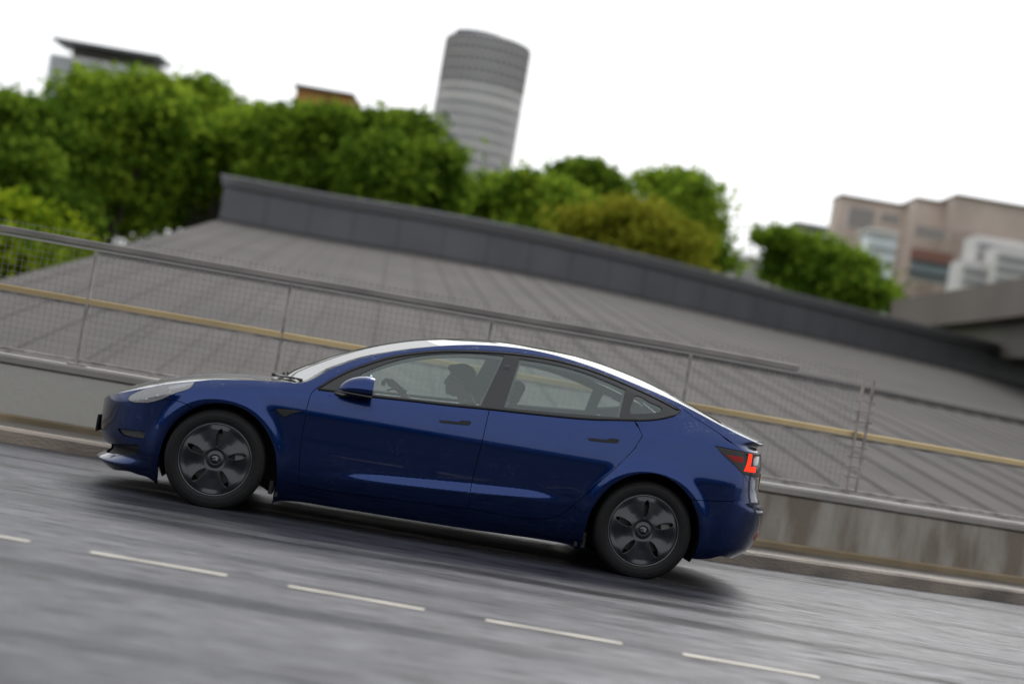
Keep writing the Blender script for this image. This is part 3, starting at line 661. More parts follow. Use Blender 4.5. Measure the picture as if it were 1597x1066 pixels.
# inner pillars and headliner edge
for sd in (1, -1):
    q = MB(); fr = loop(belt, beltq, trimtop, [doorfront[0], belt[0]])
    panel(q, fr, holes=[inset(gF, .012), inset(gR, .012), inset(gQ, .006)], sides=(sd,), gap=.012, off=-.030, h=.05, flange=.012, hgap=0); q.build('pillar_lining', CABIN, CAR)

# ------------------------------------------------------------------ driver (one continuous body, right-hand seat)
def fuse(name, parts, m, parent, voxel):
    """parts: (kind, ...) ellipsoids / capsules, fused into one surface"""
    bm = bmesh.new()
    for p in parts:
        if p[0] == 'e':
            _, c, r, rot = p; mt = Matrix.Translation(c) @ Matrix.Rotation(rot, 4, 'Y') @ Matrix.Diagonal((*r, 1)); bmesh.ops.create_icosphere(bm, subdivisions=3, radius=1, matrix=mt)
        else:
            _, a, b, r0, r1 = p; a = Vector(a); b = Vector(b); n = max(3, int((b - a).length / (min(r0, r1) * .5)) + 1)
            for i in range(n + 1):
                t = i / n; bmesh.ops.create_icosphere(bm, subdivisions=2, radius=r0 + (r1 - r0) * t, matrix=Matrix.Translation(a.lerp(b, t)))
    me = bpy.data.meshes.new(name); bm.to_mesh(me); bm.free()
    o = bpy.data.objects.new(name, me); C.objects.link(o)
    r = o.modifiers.new('r', 'REMESH'); r.mode = 'VOXEL'; r.voxel_size = voxel; r.use_smooth_shade = True
    s = o.modifiers.new('s', 'SMOOTH'); s.iterations = 2; s.factor = .5
    bpy.context.view_layer.update()
    e = o.evaluated_get(bpy.context.evaluated_depsgraph_get()); me2 = bpy.data.meshes.new_from_object(e); o.modifiers.clear(); o.data = me2; bpy.data.meshes.remove(me)
    me2.name = name; me2.materials.clear(); me2.materials.append(m); me2.polygons.foreach_set('use_smooth', [True] * len(me2.polygons))
    if parent: o.parent = parent
    return o
SKIN = mat('skin', (.68, .45, .35), rough=.5); SHIRT = mat('shirt', (.045, .046, .05), rough=.85); HAIR = mat('hair', (.012, .009, .008), rough=.6, bump=.5, bscale=120)
hx, hz = un(716, 594, -.37)                               # centre of the head on the far seat
hy = .37
DR = empty('person', (TX + RC[0, 0] * .0, TY, .0), PH, 'driver with short dark hair and dark shirt, one hand on the wheel', 'person')
def H(dx, dz, dy=0): return (hx + dx, hy + dy, hz + dz)
sh = (hx + .10, hz - .245)
parts = [('e', H(.012, .035), (.092, .074, .088), 0), ('e', H(-.03, -.035), (.062, .060, .085), rad(-8)), ('e', H(-.058, -.088), (.030, .030, .024), 0), ('e', H(-.035, -.075), (.05, .05, .035), rad(20)),
    ('e', H(-.088, -.018), (.018, .013, .026), rad(-22)), ('e', H(-.098, -.030), (.013, .013, .011), 0), ('e', H(-.080, -.056), (.014, .024, .007), 0), ('e', H(-.079, -.068), (.013, .022, .007), 0),
    ('e', H(-.075, .018), (.018, .045, .012), 0), ('e', H(-.060, -.015, .035), (.025, .022, .03), 0), ('e', H(-.060, -.015, -.035), (.025, .022, .03), 0),
    ('e', H(.015, -.012, -.074), (.018, .008, .030), rad(-10)), ('e', H(.015, -.012, .074), (.018, .008, .030), rad(-10)),
    ('c', H(.03, -.06), (sh[0] + .01, hy, sh[1] + .06), .052, .060),
    ('c', (sh[0], hy - .17, sh[1]), (sh[0], hy + .17, sh[1]), .070, .070), ('e', (sh[0] + .01, hy, sh[1] - .14), (.115, .19, .20), rad(12)), ('e', (sh[0] + .05, hy, sh[1] - .40), (.12, .17, .18), rad(10)),
    ('c', (sh[0] + .03, hy - .09, .50), (-.30, hy - .13, .56), .090, .068), ('c', (-.30, hy - .13, .56), (-.66, hy - .12, .30), .060, .042), ('c', (-.66, hy - .12, .27), (-.84, hy - .12, .30), .045, .035),
    ('c', (sh[0] + .03, hy + .09, .50), (-.30, hy + .13, .56), .090, .068), ('c', (-.30, hy + .13, .56), (-.66, hy + .12, .30), .060, .042), ('c', (-.66, hy + .12, .27), (-.84, hy + .12, .30), .045, .035)]
wr = un(626, 609, -.22); kn = un(604, 592, -.25); elb = (sh[0] - .22, hy - .27, sh[1] - .24)
wv = Vector((wr[0], .22, wr[1])); kv = Vector((kn[0], .25, kn[1]))
parts += [('c', (sh[0], hy - .19, sh[1] - .01), elb, .056, .044), ('c', elb, tuple(wv), .044, .027), ('c', tuple(wv), tuple(wv.lerp(kv, .75)), .026, .030)]
pd = (kv - wv).normalized(); side = Vector((0, 1, 0))
tip0 = Vector((kn[0] - .035, .25, kn[1] - .03))
for i, (o_, L1, L2) in enumerate(((-.030, .040, .034), (-.010, .045, .038), (.011, .042, .036), (.030, .034, .028))):
    a = wv.lerp(kv, .7) + side * o_; b = a + Vector((-.030, 0, .018)).normalized() * L1; c_ = b + Vector((-.8, 0, -.7)).normalized() * L2; d_ = c_ + Vector((.1, 0, -1)).normalized() * .022
    parts += [('c', tuple(a), tuple(b), .0118, .0108), ('c', tuple(b), tuple(c_), .0106, .0098), ('c', tuple(c_), tuple(d_), .0096, .0084)]
t0 = wv.lerp(kv, .35) + Vector((0, -.028, -.01)); t1 = t0 + Vector((-.035, -.016, -.012)); t2 = t1 + Vector((-.028, .004, -.014))
parts += [('c', tuple(t0), tuple(t1), .012, .010), ('c', tuple(t1), tuple(t2), .0095, .0075)]
# other arm low on the wheel
e2 = (sh[0] - .18, hy + .26, sh[1] - .27); w2 = (-.43, hy + .17, .80)
parts += [('c', (sh[0], hy + .19, sh[1] - .01), e2, .056, .044), ('c', e2, w2, .042, .027), ('c', w2, (-.47, hy + .165, .83), .026, .028)]
for i in range(4):
    a = Vector((-.47, hy + .15 + .012 * 0, .815 + .014 * i)); parts += [('c', tuple(a), (-.505, hy + .165, .818 + .014 * i), .009, .0085), ('c', (-.505, hy + .165, .818 + .014 * i), (-.50, hy + .195, .816 + .014 * i), .0085, .0075)]
parts += [('c', (-.45, hy + .15, .86), (-.475, hy + .185, .885), .011, .009)]
bd = fuse('body', parts, SKIN, DR, .0055)
hair = fuse('hair', [('e', H(.022, .050), (.100, .082, .085), rad(6)), ('e', H(-.045, .088), (.055, .062, .030), rad(-6)), ('e', H(.065, .0), (.050, .068, .075), 0), ('e', H(-.07, .092), (.028, .045, .020), rad(-12)), ('e', H(.02, .02, -.064), (.022, .014, .045), 0), ('e', H(.02, .02, .064), (.022, .014, .045), 0)], HAIR, DR, .006)
shirt = fuse('shirt', [('c', (sh[0], hy - .175, sh[1]), (sh[0], hy + .175, sh[1]), .079, .079), ('e', (sh[0] + .01, hy, sh[1] - .14), (.125, .20, .21), rad(12)), ('e', (sh[0] + .05, hy, sh[1] - .40), (.13, .18, .19), rad(10)), ('c', (sh[0] + .01, hy, sh[1] + .02), (sh[0] - .005, hy, sh[1] + .075), .078, .064),
    ('c', (sh[0], hy - .19, sh[1] - .01), Vector((sh[0], hy - .19, sh[1] - .01)).lerp(Vector(elb), .7), .065, .056), ('c', (sh[0], hy + .19, sh[1] - .01), Vector((sh[0], hy + .19, sh[1] - .01)).lerp(Vector(e2), .7), .065, .056)], SHIRT, DR, .010)
tr_ = fuse('trousers', [('c', (sh[0] + .03, hy + s_ * .09, .50), (-.30, hy + s_ * .13, .56), .099, .078) for s_ in (-1, 1)] + [('c', (-.30, hy + s_ * .13, .56), (-.62, hy + s_ * .12, .33), .070, .055) for s_ in (-1, 1)] + [('e', (sh[0] + .06, hy, .50), (.14, .19, .11), 0)], mat('trousers', (.02, .022, .03), rough=.9), DR, .012)
q = MB(); wd = (Vector(elb) - wv).normalized(); u_ = wd.cross(Vector((0, 1, 0))).normalized(); v_ = wd.cross(u_)
cw = wv + wd * .018; q.tube([tuple(cw + (u_ * math.cos(a) + v_ * math.sin(a)) * .031) for a in [2 * math.pi * k / 24 for k in range(24)]], .006, 8, closed=True); q.build('wristwatch', TRIM, DR, smooth=True)
for s_ in (-1, 1):
    q = MB(); q.add(*(lambda: ([(H(-.072, .0, s_ * .030)[0] + .011 * math.cos(a) * math.cos(b), H(0, 0, s_ * .030)[1] + .011 * math.sin(a) * math.cos(b), H(0, .002)[2] + .011 * math.sin(b)) for b in [(-.5 + j / 8) * math.pi for j in range(9)] for a in [2 * math.pi * i / 12 for i in range(12)]], [(j * 12 + i, j * 12 + (i + 1) % 12, (j + 1) * 12 + (i + 1) % 12, (j + 1) * 12 + i) for j in range(8) for i in range(12)]))())
    q.build('eye', mat('eye%d' % s_, (.25, .22, .2), rough=.2), DR, smooth=True)

# ------------------------------------------------------------------ road, kerb, parapet, railing
def path_pts(pts, step=.25):
    return [Vector((a, b)) for a, b in spl(pts, step)]
def sweep(mb, path, prof, closed=True, mi=0):
    m = len(prof); vs = []
    for i, p in enumerate(path):
        t = (path[min(i + 1, len(path) - 1)] - path[max(i - 1, 0)]).normalized(); n = Vector((-t.y, t.x))
        for o, z in prof: vs.append((p.x + n.x * o, p.y + n.y * o, z))
    fs = [(i * m + k, (i + 1) * m + k, (i + 1) * m + (k + 1) % m, i * m + (k + 1) % m) for i in range(len(path) - 1) for k in range(m if closed else m - 1)]
    if closed: fs += [tuple(range(m)), tuple((len(path) - 1) * m + k for k in range(m - 1, -1, -1))]
    mb.add(vs, fs, mi=mi)
KERB = [(-40, 13.3), (-12, 13.45), (-6, 13.62), (-3.4, 13.80), (0, 13.95), (1.89, 14.10), (3.62, 14.72), (4.81, 15.2), (8, 16.6), (16, 21.0), (30, 30)]
KP = path_pts(KERB)
def kx(x):                                                # kerb line depth at x
    for a, b in zip(KP, KP[1:]):
        if a.x <= x <= b.x: return a.y + (b.y - a.y) * (x - a.x) / (b.x - a.x)
def asphalt():
    m = mat('wet_asphalt', (.05, .05, .052), rough=.3); n = m.node_tree; b = n.nodes['Principled BSDF']; tc = n.nodes['Texture Coordinate']
    def noise(sc, scale, det=4, rough=.5):
        mp = n.nodes.new('ShaderNodeMapping'); mp.inputs['Scale'].default_value = scale; n.links.new(tc.outputs['Object'], mp.inputs[0])
        t = n.nodes.new('ShaderNodeTexNoise'); t.inputs['Scale'].default_value = sc; t.inputs['Detail'].default_value = det; t.inputs['Roughness'].default_value = rough; n.links.new(mp.outputs[0], t.inputs[0]); return t.outputs[0]
    def mr(v, a, b_, c, d):
        r = n.nodes.new('ShaderNodeMapRange'); r.inputs[1].default_value = a; r.inputs[2].default_value = b_; r.inputs[3].default_value = c; r.inputs[4].default_value = d; n.links.new(v, r.inputs[0]); return r.outputs[0]
    def mul(a, c, op='MULTIPLY'):
        r = n.nodes.new('ShaderNodeMath'); r.operation = op; n.links.new(a, r.inputs[0]); n.links.new(c, r.inputs[1]); return r.outputs[0]
    fine = noise(30, (.10, 1, 1), 5, .7); grain = noise(160, (.5, 1, 1), 3); big = noise(.9, (.35, 1.2, 1), 4); wet = noise(1.6, (.12, 1.3, 1), 5, .6)
    v = mul(mul(mr(fine, .36, .64, .25, 1.85), mr(grain, .3, .7, .75, 1.3)), mr(big, .3, .7, .8, 1.2))
    col = n.nodes.new('ShaderNodeMixRGB'); col.inputs[1].default_value = (0, 0, 0, 1); col.inputs[2].default_value = (.045, .047, .061, 1)
    n.links.new(mul(v, mr(wet, .35, .65, .80, .38), 'MULTIPLY'), col.inputs[0]); n.links.new(col.outputs[0], b.inputs['Base Color'])
    n.links.new(mul(mr(wet, .38, .62, .60, .30), mr(fine, .3, .7, 1.2, .75)), b.inputs['Roughness'])
    bp = n.nodes.new('ShaderNodeBump'); bp.inputs['Strength'].default_value = .55; bp.inputs['Distance'].default_value = .006
    n.links.new(mul(grain, fine, 'ADD'), bp.inputs['Height']); n.links.new(bp.outputs[0], b.inputs['Normal'])
    b.inputs['Specular IOR Level'].default_value = .38
    # dark oily stain left behind in the lane
    sp = n.nodes.new('ShaderNodeSeparateXYZ'); n.links.new(tc.outputs['Object'], sp.inputs[0]); wob = noise(2.5, (.35, 1.6, 1), 5, .65)
    def st(cx, cy, rx, ry):
        def q(o, c, r):
            a = n.nodes.new('ShaderNodeMath'); a.operation = 'SUBTRACT'; n.links.new(o, a.inputs[0]); a.inputs[1].default_value = c
            d = n.nodes.new('ShaderNodeMath'); d.operation = 'DIVIDE'; n.links.new(a.outputs[0], d.inputs[0]); d.inputs[1].default_value = r
            return mul(d.outputs[0], d.outputs[0])
        s_ = mul(mul(q(sp.outputs[0], cx, rx), q(sp.outputs[1], cy, ry), 'ADD'), mr(wob, .3, .7, -.8, .8), 'ADD'); return mr(s_, .1, 1.0, .30, 1.0)
    k = mul(st(1.35, 9.55, 1.1, .22), mul(st(.55, 10.3, 1.6, .16), st(2.6, 8.95, .9, .10)))
    old = b.inputs['Base Color'].links[0].from_socket; mk = n.nodes.new('ShaderNodeMixRGB'); mk.inputs[1].default_value = (.008, .008, .009, 1); n.links.new(k, mk.inputs[0]); n.links.new(old, mk.inputs[2]); n.links.new(mk.outputs[0], b.inputs['Base Color'])
    n.links.new(mul(mul(k, mr(wet, .35, .65, .40, .09)), mr(fine, .37, .63, .40, 1.75)), b.inputs['Specular IOR Level'])
    return m
mb = MB(); mb.add([(-2500, -2500, -.6), (2500, -2500, -.6), (2500, 2500, -.6), (-2500, 2500, -.6)], [(0, 1, 2, 3)])
tag(mb.build('ground', mat('ground_grass', (.035, .055, .018), rough=.9, noise=.4, nscale=.3)), kind='structure')
mb = MB(); vs = []; near = [(p.x, -6.2) for p in KP]
mb.add([(p.x, p.y, 0) for p in KP] + [(a, b, 0) for a, b in near], [(i, i + len(KP), i + 1 + len(KP), i + 1) for i in range(len(KP) - 1)])
tag(mb.build('road', asphalt()), kind='structure')
KB = mat('kerb_stone', (.20, .165, .135), rough=.55, noise=.45, nscale=3, bump=.4, bscale=60, stretch=(.4, 1, 1), coat=.3, coatr=.3)
mb = MB(); sweep(mb, KP, [(0, -.3), (0, .095), (.02, .115), (.14, .118), (.14, -.3)]); tag(mb.build('kerb', KB), kind='structure')
mb = MB(); sweep(mb, KP, [(.141, -.3), (.141, .112), (.95, .122), (.95, -.3)])
tag(mb.build('pavement', mat('pavement_wet', (.105, .095, .088), rough=.35, noise=.5, nscale=2.2, stretch=(.3, 1.5, 1), bump=.3, bscale=70)), kind='structure')
mb = MB(); sweep(mb, path_pts(KERB), [(.72, .12), (.72, .135), (.78, .135), (.78, .12)])
PLM = mat('concrete_parapet', (.34, .325, .295), rough=.75, bump=.25, bscale=18)
n = PLM.node_tree; b = n.nodes['Principled BSDF']; tc = n.nodes['Texture Coordinate']
mp = n.nodes.new('ShaderNodeMapping'); mp.inputs['Scale'].default_value = (2.2, 2.2, .55); n.links.new(tc.outputs['Object'], mp.inputs[0])
t = n.nodes.new('ShaderNodeTexNoise'); t.inputs['Scale'].default_value = 1.6; t.inputs['Detail'].default_value = 6; n.links.new(mp.outputs[0], t.inputs[0])
r = n.nodes.new('ShaderNodeValToRGB'); e = r.color_ramp.elements; e[0].position = .40; e[0].color = (.17, .14, .11, 1); e[1].position = .54; e[1].color = (.28, .255, .22, 1)
e2_ = r.color_ramp.elements.new(.7); e2_.color = (.36, .34, .31, 1); n.links.new(t.outputs[0], r.inputs[0])
cl = n.nodes.new('ShaderNodeSeparateXYZ'); n.links.new(tc.outputs['Object'], cl.inputs[0])
mrx = n.nodes.new('ShaderNodeMapRange'); mrx.inputs[1].default_value = -1; mrx.inputs[2].default_value = 2.5; n.links.new(cl.outputs[0], mrx.inputs[0])
mxx = n.nodes.new('ShaderNodeMixRGB'); mxx.inputs[1].default_value = (.36, .35, .32, 1); n.links.new(mrx.outputs[0], mxx.inputs[0]); n.links.new(r.outputs[0], mxx.inputs[2]); n.links.new(mxx.outputs[0], b.inputs['Base Color'])
PAR = empty('concrete_parapet', (0, kx(0) + .8, .12), 0, 'low stained concrete parapet wall running behind the car', 'parapet wall')
def under(o, par):
    o.parent = par; o.matrix_parent_inverse = Matrix.Translation(-par.location); return o
mb = MB(); sweep(mb, KP, [(.80, .10), (.80, .575), (.835, .60), (.835, .64), (1.12, .645), (1.12, -.4), (.80, -.4)]); under(mb.build('wall', PLM), PAR)
mb = MB(); sweep(mb, KP, [(.785, .60), (.785, .648), (.80, .668), (1.13, .668), (1.15, .65), (1.15, .60)]); under(mb.build('coping', mat('coping_concrete', (.24, .225, .205), rough=.7, noise=.2, nscale=4, stretch=(.3, 1, 1))), PAR)
mb = MB(); sweep(mb, KP, [(.76, .10), (.76, .165), (.775, .18), (.799, .18), (.799, .10)]); under(mb.build('plinth', mat('plinth_stain', (.19, .145, .085), rough=.6, noise=.5, nscale=2, stretch=(.5, 1, 1))), PAR)
# railing on the parapet
FEN = empty('railing', (0, kx(0) + .95, .668), 0, 'metal mesh railing with tan middle rail along the parapet', 'railing')
RAILM = mat('rail_tan', (.50, .38, .20), rough=.35, metal=.35, noise=.35, nscale=1.2, stretch=(.3, 1, 1)); STEEL = mat('rail_steel', (.19, .175, .165), rough=.5, metal=.25, noise=.3, nscale=2)
DARKST = mat('post_brown', (.23, .215, .20), rough=.6, noise=.4, nscale=9)
ob = .97
def rail(name, z0, z1, x0, x1, m, o0=-.03, o1=.03):
    sub = [p for p in KP if x0 <= p.x <= x1]; mb = MB(); sweep(mb, sub, [(ob + o0, z0), (ob + o0, z1 - .008), (ob + o0 + .008, z1), (ob + o1 - .008, z1), (ob + o1, z1 - .008), (ob + o1, z0)]); return under(mb.build(name, m), FEN)
rail('middle_rail', 1.195, 1.245, -30, 26, RAILM); rail('rail_shadow_strip', 1.168, 1.190, -30, 26, DARKST, -.02, .02)  # darker strip below the middle rail stands in for its shadow line
rail('top_rail', 1.685, 1.735, -30, 3.05, STEEL); rail('top_channel', 1.655, 1.68, -30, 3.05, mat('channel_pale', (.34, .33, .32), rough=.4, metal=.5), -.018, .018)
rail('bottom_rail', .70, .725, -30, 26, DARKST, -.02, .02)
XP = [-13.9, -12.1, -10.3, -8.5, -6.75, -5.0, -3.62, -1.95, -.2, 1.55, 3.22]
def off(x, o=ob):
    i = min(range(len(KP)), key=lambda k: abs(KP[k].x - x)); t = (KP[min(i + 1, len(KP) - 1)] - KP[max(i - 1, 0)]).normalized(); return Vector((x - t.y * o * 0, kx(x) + o / max(t.x, .3)))
for x in XP[:-1] + [5.2, 7.2, 9.2]:
    mb = MB(); p = off(x); h = 1.66 if x < 4 else 1.19
    mb.box(p.x - .013, p.x + .013, p.y - .03, p.y + .03, .668, h); mb.box(p.x - .07, p.x + .07, p.y - .07, p.y + .07, .668, .685)
    po = under(mb.build('post', DARKST, bevel=.004), FEN)
WIRE = mat('mesh_wire', (.20, .19, .185), rough=.5, metal=.2)
for a, b_ in zip(XP, XP[1:]):
    mb = MB(); x = a + .05; nV = max(1, int((b_ - a - .08) / .052))
    for k in range(nV):
        x = a + .05 + k * .052; p = off(x); mb.box(x - .0012, x + .0012, p.y - .0012, p.y + .0012, .72, 1.80)
    for j in range(21):
        z = .74 + j * .052; p0 = off(a + .04); p1 = off(b_ - .04); mb.tube([(p0.x, p0.y + .004, z), (p1.x, p1.y + .004, z)], .0012, 4)
    under(mb.build('mesh_panel', WIRE), FEN)
# braced end post with short rungs
mb = MB(); p = off(3.22)
for dx in (-.045, .045): mb.box(p.x + dx - .010, p.x + dx + .010, p.y - .09, p.y - .05, .70, 1.72)
for z in (.83, .92, 1.01, 1.10, 1.33, 1.42, 1.51): mb.box(p.x - .085, p.x + .085, p.y - .088, p.y - .052, z, z + .014)
under(mb.build('end_bracket', mat('bracket_rust', (.27, .235, .215), rough=.7, noise=.4, nscale=8)), FEN)
# lane dashes
LINE = mat('road_paint', (.40, .365, .31), rough=.5, noise=.35, nscale=14, stretch=(.3, 1, 1))
for k in range(-5, 14):
    x0 = -1.81 + .955 * k; mb = MB(); mb.add([(x0, 8.245, .004), (x0 + .66, 8.245, .004), (x0 + .66, 8.315, .004), (x0, 8.315, .004)], [(0, 1, 2, 3)])
    tag(mb.build('lane_dash', LINE), kind='structure')
# ------------------------------------------------------------------ low building with fanned roof
ZB = 5.07
dp = [gz(a, b_, ZB) for a, b_ in ((341, 342), (500, 371), (640, 394), (800, 423), (1000, 465), (1200, 511), (1400, 556), (1597, 601))]
drum = [(p.x, p.y) for p in dp]; d1 = Vector(drum[-1]); d0 = Vector(drum[-2]); drum = drum + [tuple(d1 + (d1 - d0) * k) for k in (1.2, 2.6)]
DPATH = path_pts(drum, .5)
topz = sum(gz_ for gz_ in [at(640, 323.5, dp[2].y).z, at(800, 357, dp[3].y).z, at(1200, 451, dp[5].y).z]) / 3
ROO = empty('pavilion', (DPATH[0].x, DPATH[0].y, 0), 0, 'low grey building with curved dark parapet band above a sloping panelled roof', 'building')
JOINT = mat('joint_dark', (.05, .05, .055), rough=.6); BAND = mat('band_metal', (.088, .088, .098), rough=.45, metal=.2, noise=.12, nscale=.5)
mb = MB(); L0 = [Vector((DPATH[0].x + 1.2, DPATH[0].y + 16))] + [Vector((DPATH[0].x + .05, DPATH[0].y + .6))]
FULL = path_pts([tuple(L0[0]), tuple(L0[1])], 1)[:-1] + DPATH
sweep(mb, FULL, [(0, ZB - .3), (0, topz - .32), (.25, topz - .32), (.25, ZB - .3)]); wall_ = under(mb.build('band_wall', BAND), ROO)
mb = MB(); sweep(mb, FULL, [(-.10, topz - .30), (-.16, topz - .04), (-.12, topz), (.5, topz), (.5, topz - .30)]); under(mb.build('coping', mat('coping_metal', (.14, .14, .15), rough=.4, metal=.3)), ROO)
mb = MB(); sweep(mb, FULL, [(-.20, topz - .0), (-.20, topz + .05), (-.10, topz + .05), (-.10, topz)]); under(mb.build('coping_edge', mat('edge_pale', (.34, .34, .36), rough=.3, metal=.3)), ROO)
mb = MB(); sweep(mb, FULL, [(-.05, topz - .34), (-.05, topz - .301), (.0, topz - .301), (.0, topz - .34)]); sweep(mb, DPATH, [(-.14, ZB - .05), (-.14, ZB + .02), (0, ZB + .05), (0, ZB - .05)]); under(mb.build('shadow_strip', PLAST), ROO)  # solid dark strips imitate shade below the coping and at the wall foot
mb = MB(); L = 0
for i in range(1, len(DPATH)):
    L += (DPATH[i] - DPATH[i - 1]).length
    if L > 1.1:
        L = 0; mb = MB(); p = DPATH[i]; t = (DPATH[i] - DPATH[i - 1]).normalized(); nn = Vector((-t.y, t.x)); a = p - nn * .012; c_ = t * .02
        mb.add([(a.x - c_.x, a.y - c_.y, ZB + .05), (a.x + c_.x, a.y + c_.y, ZB + .05), (a.x + c_.x, a.y + c_.y, topz - .34), (a.x - c_.x, a.y - c_.y, topz - .34)], [(0, 1, 2, 3)]); under(mb.build('panel_joint', JOINT), ROO)
# roof: ruled from the band down and outwards
low = [(-8.4, 17.2), (-4.2, 16.6), (-1.6, 16.2), (1.8, 16.6), (6.5, 18.5), (12, 22), (19, 28), (27, 36), (36, 50), (44, 66)]
LOWP = path_pts(low, .5)
def resample(P_, n):
    d = [0]
    for a, b_ in zip(P_, P_[1:]): d.append(d[-1] + (b_ - a).length)
    out = []
    for i in range(n):
        q = d[-1] * i / (n - 1); k = min(max(np.searchsorted(d, q) - 1, 0), len(P_) - 2); t = (q - d[k]) / (d[k + 1] - d[k]); out.append(P_[k].lerp(P_[k + 1], t))
    return out
NU, NV = 160, 60; UA = resample(DPATH, NU); UB = resample(LOWP, NU)
def rz(v): return ZB - (ZB + .04) * (v ** .97)
vs = []; fs = []; uv = []
LV = .47
for i in range(NU):
    for j in range(NV):
        v = j / (NV - 1); p = UA[i].lerp(UB[i], v); vs.append((p.x, p.y, rz(v) - (.10 if v > LV else 0))); uv.append((i / (NU - 1), v))
for i in range(NU - 1):
    for j in range(NV - 1): fs.append((i * NV + j, i * NV + j + 1, (i + 1) * NV + j + 1, (i + 1) * NV + j))
mb = MB(); mb.add(vs, fs)
RM = mat('roof_panels', (.19, .178, .17), rough=.9, spec=.12); n = RM.node_tree; b = n.nodes['Principled BSDF']
uvn = n.nodes.new('ShaderNodeUVMap'); mp = n.nodes.new('ShaderNodeMapping'); mp.inputs['Scale'].default_value = (64, 62, 1); n.links.new(uvn.outputs[0], mp.inputs[0])
br = n.nodes.new('ShaderNodeTexBrick'); br.offset = 0; br.squash = 1; br.inputs['Scale'].default_value = 1; br.inputs['Brick Width'].default_value = 1; br.inputs['Row Height'].default_value = 1
br.inputs['Mortar Size'].default_value = .035; br.inputs['Mortar Smooth'].default_value = .3; br.inputs['Color1'].default_value = (.090, .085, .083, 1); br.inputs['Color2'].default_value = (.080, .0755, .0735, 1); br.inputs['Mortar'].default_value = (.060, .055, .053, 1); n.links.new(mp.outputs[0], br.inputs[0])
tn = n.nodes.new('ShaderNodeTexNoise'); tn.inputs['Scale'].default_value = .35; tn.inputs['Detail'].default_value = 5; tcc = n.nodes['Texture Coordinate']; n.links.new(tcc.outputs['Object'], tn.inputs[0])
mm = n.nodes.new('ShaderNodeMixRGB'); mm.blend_type = 'MULTIPLY'; mm.inputs[0].default_value = 1; rr = n.nodes.new('ShaderNodeValToRGB'); rr.color_ramp.elements[0].position = .3; rr.color_ramp.elements[0].color = (.82, .82, .82, 1); rr.color_ramp.elements[1].position = .7; rr.color_ramp.elements[1].color = (1.1, 1.08, 1.05, 1)
n.links.new(tn.outputs[0], rr.inputs[0]); n.links.new(br.outputs[0], mm.inputs[1]); n.links.new(rr.outputs[0], mm.inputs[2]); n.links.new(mm.outputs[0], b.inputs['Base Color'])
ro = mb.build('roof', RM, fixn=True); ul = ro.data.uv_layers.new(name='UVMap')
for lp_ in ro.data.loops: ul.data[lp_.index].uv = uv[lp_.vertex_index]
under(ro, ROO)
mb = MB()                                                # standing seams
for i in range(1, NU, 2):
    pts = [(UA[i].lerp(UB[i], v).x, UA[i].lerp(UB[i], v).y, rz(v) + .02 - (.10 if v > LV else 0)) for v in [k / 12 for k in range(13)]]
    mb.tube(pts, .015, 4)
under(mb.build('standing_seam', mat('seam', (.105, .098, .094), rough=.8, spec=.2)), ROO)
mb = MB(); RING = [UA[i].lerp(UB[i], LV) for i in range(NU)]
sweep(mb, RING, [(.0, rz(LV) - .11), (-.10, rz(LV) - .02), (-.06, rz(LV) + .06), (.12, rz(LV) + .06), (.12, rz(LV) - .11)]); under(mb.build('roof_step', mat('step_grey', (.09, .086, .083), rough=.5)), ROO)
mb = MB(); sweep(mb, RING, [(-.13, rz(LV) - .15), (-.13, rz(LV) - .03), (-.105, rz(LV) - .03), (-.105, rz(LV) - .15)]); under(mb.build('gutter', PLAST), ROO)

# ------------------------------------------------------------------ trees
def leaf_mat(name, c1, c2):
    m = bpy.data.materials.new(name); m.use_nodes = True; n = m.node_tree; n.nodes.clear(); o = n.nodes.new('ShaderNodeOutputMaterial')
    g = n.nodes.new('ShaderNodeNewGeometry'); mx = n.nodes.new('ShaderNodeMixRGB'); mx.inputs[1].default_value = (*c1, 1); mx.inputs[2].default_value = (*c2, 1)
    tc = n.nodes.new('ShaderNodeTexCoord'); t = n.nodes.new('ShaderNodeTexNoise'); t.inputs['Scale'].default_value = .42; t.inputs['Detail'].default_value = 4; t.inputs['Roughness'].default_value = .65; n.links.new(tc.outputs['Object'], t.inputs[0])
    a = n.nodes.new('ShaderNodeMath'); a.operation = 'ADD'; tm = n.nodes.new('ShaderNodeMath'); tm.operation = 'MULTIPLY_ADD'; tm.inputs[1].default_value = 2.6; tm.inputs[2].default_value = -.8; n.links.new(t.outputs[0], tm.inputs[0]); n.links.new(tm.outputs[0], a.inputs[1]); rm = n.nodes.new('ShaderNodeMath'); rm.operation = 'MULTIPLY'; rm.inputs[1].default_value = .9; n.links.new(g.outputs['Random Per Island'], rm.inputs[0]); n.links.new(rm.outputs[0], a.inputs[0])
    r = n.nodes.new('ShaderNodeMapRange'); r.inputs[1].default_value = .72; r.inputs[2].default_value = 1.22; n.links.new(a.outputs[0], r.inputs[0]); n.links.new(r.outputs[0], mx.inputs[0])
    d = n.nodes.new('ShaderNodeBsdfDiffuse'); tl_ = n.nodes.new('ShaderNodeBsdfTranslucent'); s = n.nodes.new('ShaderNodeMixShader'); s.inputs[0].default_value = .35
    n.links.new(mx.outputs[0], d.inputs[0]); n.links.new(mx.outputs[0], tl_.inputs[0]); n.links.new(d.outputs[0], s.inputs[1]); n.links.new(tl_.outputs[0], s.inputs[2]); n.links.new(s.outputs[0], o.inputs[0]); return m
LG = leaf_mat('leaf_green', (.075, .150, .016), (.27, .37, .035)); LD = leaf_mat('leaf_dark', (.050, .105, .012), (.19, .28, .028)); LY = leaf_mat('leaf_olive', (.15, .17, .014), (.27, .27, .03)); LB = leaf_mat('leaf_lime', (.10, .17, .010), (.27, .34, .02))
BARK = mat('bark', (.045, .035, .028), rough=.9, noise=.3, nscale=6)
